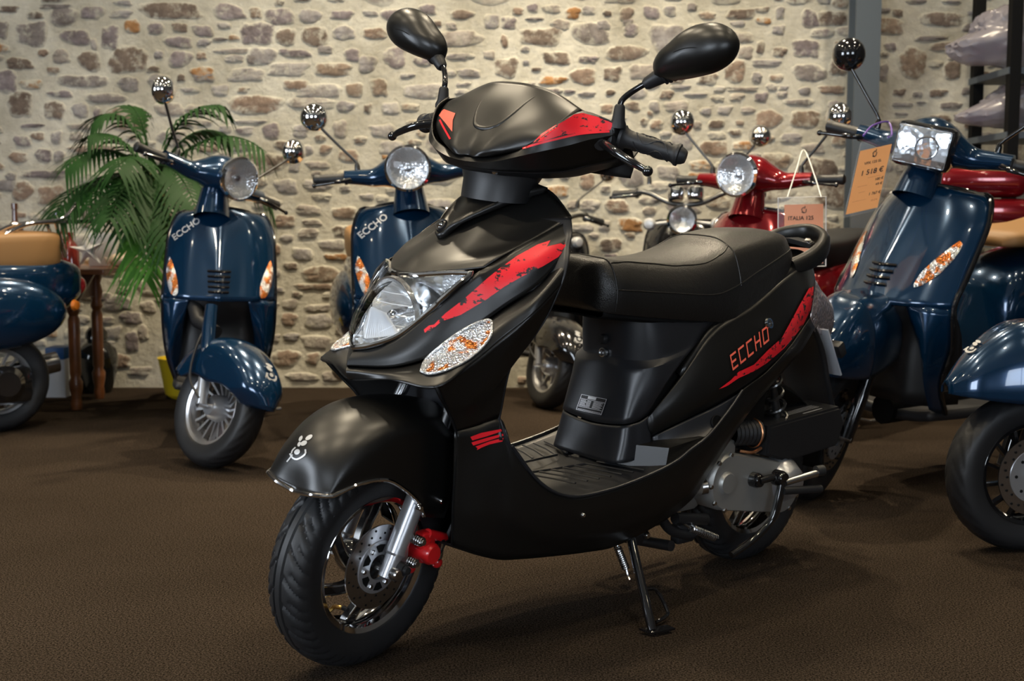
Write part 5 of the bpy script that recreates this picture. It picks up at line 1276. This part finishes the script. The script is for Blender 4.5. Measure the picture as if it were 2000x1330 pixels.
a=wpt(1985,75,5.9); bag((a.x+.05,5.95,a.z+.015),(.24,.17,.15),1.0,'clear plastic wrapped bundle on the upper shelf of the rack')
a=wpt(2000,210,5.9); bag((a.x+.05,5.95,a.z+.01),(.22,.16,.105),5.0,'pinkish plastic wrapped bundle on the lower shelf of the rack')
# ---- table on the left
tb=empty('side_table','dark wooden side table with turned legs against the stone wall','table')
a=wpt(30,520,5.95); b_=wpt(240,520,5.95)
tz=wpt(180,522,5.85).z
x0_=-3.0; x1_=wpt(240,520,5.9).x
G().box((x0_,5.62,tz-.025),(x1_,6.22,tz),.004).build('tabletop','wood',tb,ang=20)
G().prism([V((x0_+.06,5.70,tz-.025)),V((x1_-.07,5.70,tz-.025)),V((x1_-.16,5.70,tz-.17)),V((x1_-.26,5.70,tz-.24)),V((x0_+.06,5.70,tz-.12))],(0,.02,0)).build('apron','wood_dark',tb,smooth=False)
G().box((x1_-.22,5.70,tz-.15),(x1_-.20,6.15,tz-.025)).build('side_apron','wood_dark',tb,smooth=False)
def tleg(x,y):
    pr=[(.0,0),(.022,0),(.026,.03),(.022,.06),(.03,.10),(.032,.13),(.022,.15),(.026,.17),(.027,.42),(.020,.44),(.030,.46),(.022,.49),(.032,.53),(.022,.57),(.03,.60),(.03,tz-.03),(0,tz-.03)]
    pr=[(r,min(h,tz-.03)) for r,h in pr]
    G().lathe(pr,(x,y,0),(0,0,1),20).build('leg','wood',tb)
lx1=wpt(148,700,5.75).x; lx2=wpt(190,640,6.1).x
for q in ((lx1,5.74),(lx2,6.1),(x0_+.1,5.74),(x0_+.1,6.1)): tleg(*q)
# items on the table
def on_table(px,y=5.8): return V((wpt(px,500,y).x,y,tz))
s_=on_table(172,5.75); bm=bmesh.new(); 
pts=[]
for k in range(10):
    r=.085 if k%2==0 else .030; an=PI/2+2*PI*k/10+.12; pts.append((r*cos(an),r*sin(an)))
P=cr([V((*p,0)) for p in pts+[pts[0]]],3,breaks=())[:-1]
ctr=V((s_.x,s_.y,tz+.082)); ctr2=ctr+V((0,.0,0))
rings=[[ctr+V((p.x*k,-dy,p.y*k)) for p in P] for k,dy in ((.9,-.014),(1,0),(.85,.010),(.5,.018),(.05,.024))]
loft(bm,rings,True,True); tag(meshobj('starfish',bm,'starfish'),'white dried starfish propped up on the wooden side table','starfish')
s_=on_table(198,6.0); g=G(); g.box((s_.x-.055,5.98,tz),(s_.x+.075,6.0,tz+.16),.003); fr_=g.build('picture_card','white_plastic'); tag(fr_,'plain white card standing behind the starfish on the table','card')
def bot(px,y,h,r,m_,label,neck=.35):
    s_=on_table(px,y); o=G().lathe([(0,0),(r,0),(r,h*(1-neck)*.85),(r*.8,h*(1-neck)),(r*.35,h*(1-neck)+.02),(r*.3,h*.9),(r*.38,h*.91),(r*.38,h),(0,h)],(s_.x,y,tz),(0,0,1),20).build('bottle',m_); tag(o,label,'bottle',group='bottles on the side table')
bot(32,5.95,.30,.04,'bottle_brown','dark brown pointed bottle leftmost on the side table, behind the tan seat')
bot(125,5.95,.225,.035,'bottle_brown','brown bottle standing right of the chrome rack end')
bot(139,5.80,.165,.038,'bottle_red','dark red bottle beside the white starfish')
s_=on_table(236,5.9)
g=G(); g.ell((s_.x,5.9,tz+.032),(.06,.04,.034)); g.ell((s_.x+.045,5.9,tz+.05),(.03,.022,.03)); g.tube([V((s_.x-.05,5.9,tz+.02)),V((s_.x-.075,5.89,tz+.045))],[.02,.004],10); tag(g.build('sea_shell','shell'),'pale sea shell on the right end of the side table','shell')
# urn
u_=gpt(192,766); g=G(); pr=[(0,0),(.065,0),(.07,.01),(.085,.06),(.10,.13),(.103,.18),(.092,.225),(.062,.255),(.05,.262),(.05,.272),(.058,.278),(.055,.31),(.035,.335),(0,.342)]
o=G().lathe(pr[:9],(u_.x,u_.y,0),(0,0,1),32).build('urn','ceramic_black'); tag(o,'black glazed lidded urn on the carpet under the table end','urn')
G().lathe(pr[8:],(u_.x,u_.y,0),(0,0,1),32).build('lid','ceramic_black',o)
w_=gpt(126,778); g=G(); g.box((w_.x-.10,w_.y+.02,0),(w_.x+.0,w_.y+.16,.19),.004); o=g.build('storage_can','white_plastic'); tag(o,'white container with a blue top under the side table','container')
G().box((w_.x-.098,w_.y+.022,.19),(w_.x-.002,w_.y+.158,.25),.006).build('blue_lid','blue_plastic',o)
y_=gpt(322,775); g=G(); g.lathe([(.0,0),(.10,0),(.125,.02),(.155,.19),(.16,.2),(.15,.2),(.12,.03),(0,.02)],(-1.60,6.15,0),(0,0,1),28); tag(g.build('plant_pot','yellow_plastic'),'yellow plant pot mostly hidden behind the palm-side blue scooter','pot')
# palm
PB_=V((-1.60,6.15,.15)); pl=empty('potted_palm','green palm with long drooping fronds by the stone wall','palm')
pl.location=(0,0,0)
rp_=random.Random(5)
def frond(base,tip,ctrl,m_,n=19,ll=.20,w=.020,droop=.12):
    g=G(); st=[]
    for k in range(n+1):
        t=k/n; st.append(base*(1-t)**2+ctrl*2*t*(1-t)+tip*t*t)
    g.tube(st,[.007*(1-.8*k/n)+.001 for k in range(n+1)],6)
    for k in range(int(n*.25),n+1):
        t=k/n; p=st[k]; d=(st[min(k+1,n)]-st[max(k-1,0)]).normalized(); side=d.cross(V((0,0,1))); 
        if side.length<.1: side=V((1,0,0))
        side.normalize(); Ln=ll*(math.sin(PI*min(1,(t-.2)/.85))**.6+.18)
        for s in (1,-1):
            for q in (0,):
                dirv=(side*s*.78+d*.62+V((0,0,.10))).normalized(); a=p; pts=[]
                L_=Ln*rp_.uniform(.85,1.1)
                for j in range(5):
                    u=j/4; pts.append(a+dirv*L_*u+V((0,0,-droop*rp_.uniform(.9,1.1)*u*u)))
                wd=d.cross(dirv).cross(dirv).normalized() if d.cross(dirv).length>.05 else V((0,0,1))
                wv=[w*.45,w,w*.9,w*.55,.0008]
                A_=[g.bm.verts.new(x+wd*ww/2) for x,ww in zip(pts,wv)]; B_=[g.bm.verts.new(x-wd*ww/2) for x,ww in zip(pts,wv)]
                for j in range(4): g.bm.faces.new((A_[j],A_[j+1],B_[j+1],B_[j]))
    o=g.build('frond',m_,pl,recalc=False,ang=60)
def pp(px,py,y): return wpt(px,py,y)
crown=pp(300,330,5.75)
FR=[((185,235),(235,200),5.5),((178,262),(240,262),5.4),((130,325),(195,270),5.35),((105,420),(160,330),5.3),((430,205),(345,215),5.6),((512,292),(420,230),5.5),((440,262),(360,240),5.8),((230,330),(260,280),5.2),((172,405),(230,330),5.25),((255,450),(260,350),5.2),((330,470),(330,360),5.2),((215,425),(240,350),5.15),((300,520),(290,400),5.25),((525,395),(450,300),5.7),((250,205),(285,225),5.8),((150,380),(200,330),5.5),((380,400),(350,330),5.3),((280,540),(275,450),5.4)]
for i,(t_,c_,y) in enumerate(FR):
    bs=crown+V((rp_.uniform(-.04,.04),rp_.uniform(-.05,.05),rp_.uniform(-.10,.03)))
    frond(bs,pp(*t_,y),pp(*c_,(y+5.6)/2)+V((0,0,.03)),'palm_light' if i in(12,17) else 'palm_green',ll=.16 if i not in(3,2) else .19)
g=G()
for k in range(7):
    g.tube(cr([PB_+V((rp_.uniform(-.05,.05),rp_.uniform(-.05,.05),0)),(PB_+crown)/2+V((rp_.uniform(-.06,.06),0,0)),crown+V((rp_.uniform(-.05,.05),rp_.uniform(-.04,.04),-.02))],5),.011,8)
g.build('stem','palm_stem',pl)
# cardboard box on a low stand behind the tags
a=wpt(1632,450,6.0); b2=wpt(1845,450,6.0); 
o=G().box((a.x,6.0,0),(b2.x,6.2,a.z)).build('cardboard_box','cardboard',smooth=False); tag(o,'large plain cardboard box standing behind the orange tags','box')
# ---- price tags
def tagcard(px_q,dist,paper,lines,label,nm,sleeve_pad,stringpx,smat,knots):
    """px_q: paper corners TL,TR,BR,BL in the picture, at depth dist"""
    P=[wpt(px,py,dist) for px,py in px_q]; up=(P[0]-P[3]).normalized(); rt=(P[1]-P[0]).normalized(); W=(P[1]-P[0]).length; Hh=(P[0]-P[3]).length
    root=empty(nm,label,'price tag')
    n=rt.cross(up).normalized()
    def q(u,v,o=0): return P[3]+rt*(u*W)+up*(v*Hh)+n*o
    def slab(u0,u1,v0,v1,o0,o1):
        bm=bmesh.new(); loft(bm,[[q(u0,v0,o),q(u1,v0,o),q(u1,v1,o),q(u0,v1,o)] for o in (o0,o1)]); return bm
    meshobj('paper',slab(0,1,0,1,-.0006,.0006),paper,root,smooth=False)
    l_,r_,b_,t_=sleeve_pad
    meshobj('sleeve',slab(-l_,1+r_,-b_,1+t_,-.0030,-.0022),'clear_sleeve',root,smooth=False)
    bm=bmesh.new()
    fr=[q(-l_,-b_,0),q(1+r_,-b_,0),q(1+r_,1+t_,0),q(-l_,1+t_,0)]; a_tube(bm,fr,.0022,6,closed=True); meshobj('sleeve_edge','x' and bm,'white_plastic' if smat=='string_white' else 'clear_sleeve',root)
    for txt,u,v,h,al,mm in lines:
        if txt=='-':
            bm=slab(u,u+al,v,v+h,.0012,.0014); meshobj('rule_line',bm,mm,root,smooth=False); continue
        text_on('printed_text',txt,mm,root,q(u,v,.0016),rt,up,h*Hh,bold=.012,center=(al==0),width=None)
    bm=bmesh.new(); S=[wpt(px,py,dist+dd) for px,py,dd in stringpx]; a_tube(bm,cr(S,4),.0022 if smat=='string_white' else .003,6); meshobj('string',bm,smat,root)
    # little bird-like outline emblem
    g=G(); c_=[(.5,.86),(.46,.88),(.44,.92),(.49,.95),(.52,.93),(.53,.97)]
    g.tube([q(u,v,.0015) for u,v in c_],.0012,5); g.tube([q(u,v,.0015) for u,v in [(.44,.87),(.5,.855),(.55,.87),(.56,.92)]],.0012,5); g.build('tag_emblem','tag_ink',root)
ink='tag_ink'; li='tag_line'
tagcard([(1680,295),(1742,281),(1721,409),(1652,419)],3.80,'tag_orange',[('VPX 125 SL',.5,.755,.040,0,ink),('1 518 €',.56,.585,.085,0,ink),('100 €',.84,.46,.042,0,ink),('49 €',.86,.375,.042,0,ink),('1 767 €',.80,.235,.045,0,ink),('10 274',.82,.13,.026,0,li),('-',.45,.525,.004,.42,li),('-',.18,.41,.004,.3,li),('-',.25,.31,.004,.2,li),('-',.12,.18,.004,.42,li)],'large orange price tag in a clear sleeve hanging from the rectangular-headlight blue scooter','price_tag',(.06,.1,.04,.14),[(1686,265,0),(1705,245,.1),(1735,238,.2),(1742,262,.1),(1735,268,0)],'ribbon_purple',None)
tagcard([(1532,400),(1608,398),(1612,508),(1532,516)],4.10,'tag_peach',[('ITALIA 125',.42,.74,.065,0,ink),('1 699 €',.55,.45,.09,0,ink),('-',.2,.35,.004,.6,li),('200 €',.8,.27,.05,0,ink),('A',.93,.17,.05,0,ink)],'peach price tag in a white-edged sleeve hanging from the dark red scooter','price_tag',(.16,.07,.05,.12),[(1538,385,0),(1556,330,.15),(1570,292,.4),(1590,340,.15),(1604,385,0)],'string_white',None)
# ---- lamps: ceiling spotlights (small discs) and daylight windows behind the camera
mat('lamp_glow',(1,1,1),.5,emit=(1,.86,.62,60)); mat('window_glow',(1,1,1),.5,emit=(.78,.88,1,6)); mat('frame_white',(.6,.6,.6),.5)
k=0
for y in (1.2,2.6,4.0,5.4):
    for x in (-3.6,-2.2,-.8,.6,2.0,3.4):
        e=empty('ceiling_spotlight','round recessed ceiling spotlight','lamp',Matrix.Translation(V((x,y,ZC))),group='recessed ceiling spotlights')
        G().lathe([(.055,-.006),(.07,-.004),(.07,.0)],(0,0,0),(0,0,1),20).build('lamp_ring','frame_white',e)
        G().lathe([(0,-.004),(.05,-.004)],(0,0,0),(0,0,1),20).build('bulb_disc','lamp_glow',e)
        ld=bpy.data.lights.new('spot','SPOT'); ld.energy=SPOT_E(x,y); ld.color=(1,.84,.60); ld.spot_size=math.radians(105); ld.spot_blend=.8; ld.shadow_soft_size=.05
        lo=bpy.data.objects.new('spot_light',ld); COL.objects.link(lo); lo.parent=e; lo.location=(0,0,-.03)
def window(i,x0,x1,z0,z1,wall,pw,st):
    # panes set in a wall: emissive daylight + area light
    if wall=='front': 
        fr=G().box((x0,Y0,z0),(x1,Y0+.04,z0+.06)).box((x0,Y0,z1-.06),(x1,Y0+.04,z1)).box((x0,Y0,z0),(x0+.06,Y0+.04,z1)).box((x1-.06,Y0,z0),(x1,Y0+.04,z1)).box(((x0+x1)/2-.03,Y0,z0),((x0+x1)/2+.03,Y0+.04,z1)).build('window_%d'%i,'frame_white',smooth=False); loc=((x0+x1)/2,Y0+.06,(z0+z1)/2); rot=(PI/2,0,0); 
        pane=G().box((x0,Y0+.005,z0),(x1,Y0+.012,z1)).build('window_pane','window_glow',fr,smooth=False)
        rot=(-PI/2,0,0); rot=(PI/2,0,PI)
    else:
        s=1 if wall=='left' else -1; X=X0 if wall=='left' else X1
        a,b_=(X,X+.04*s) if s>0 else (X-.04,X)
        fr=G().box((a,x0,z0),(b_,x1,z0+.06)).box((a,x0,z1-.06),(b_,x1,z1)).box((a,x0,z0),(b_,x0+.06,z1)).box((a,x1-.06,z0),(b_,x1,z1)).box((a,(x0+x1)/2-.03,z0),(b_,(x0+x1)/2+.03,z1)).build('window_%d'%i,'frame_white',smooth=False)
        pane=G().box((X+.005*s if s>0 else X-.012,x0,z0),(X+.012 if s>0 else X-.005,x1,z1)).build('window_pane','window_glow',fr,smooth=False)
        loc=(X+.06*s,(x0+x1)/2,(z0+z1)/2); rot=(0,-PI/2*s,0)
    fr['kind']='structure'
    ld=bpy.data.lights.new('daylight','AREA'); ld.shape='RECTANGLE'; ld.size=(x1-x0) if wall=='front' else (z1-z0); ld.size_y=(z1-z0) if wall=='front' else (x1-x0); ld.energy=pw; ld.color=st
    lo=bpy.data.objects.new('daylight',ld); COL.objects.link(lo); lo.location=loc; lo.rotation_euler=rot
window(1,-3.6,-1.4,.9,2.6,'front',55,(.82,.90,1))
window(2,1.2,3.0,.9,2.6,'front',14,(.82,.90,1))
window(3,-.4,1.6,.8,2.6,'left',60,(.82,.90,1))
wd=bpy.data.worlds.new('world'); scene.world=wd; wd.use_nodes=True; wd.node_tree.nodes['Background'].inputs[0].default_value=(.02,.02,.022,1)
scene.view_settings.exposure=0.35
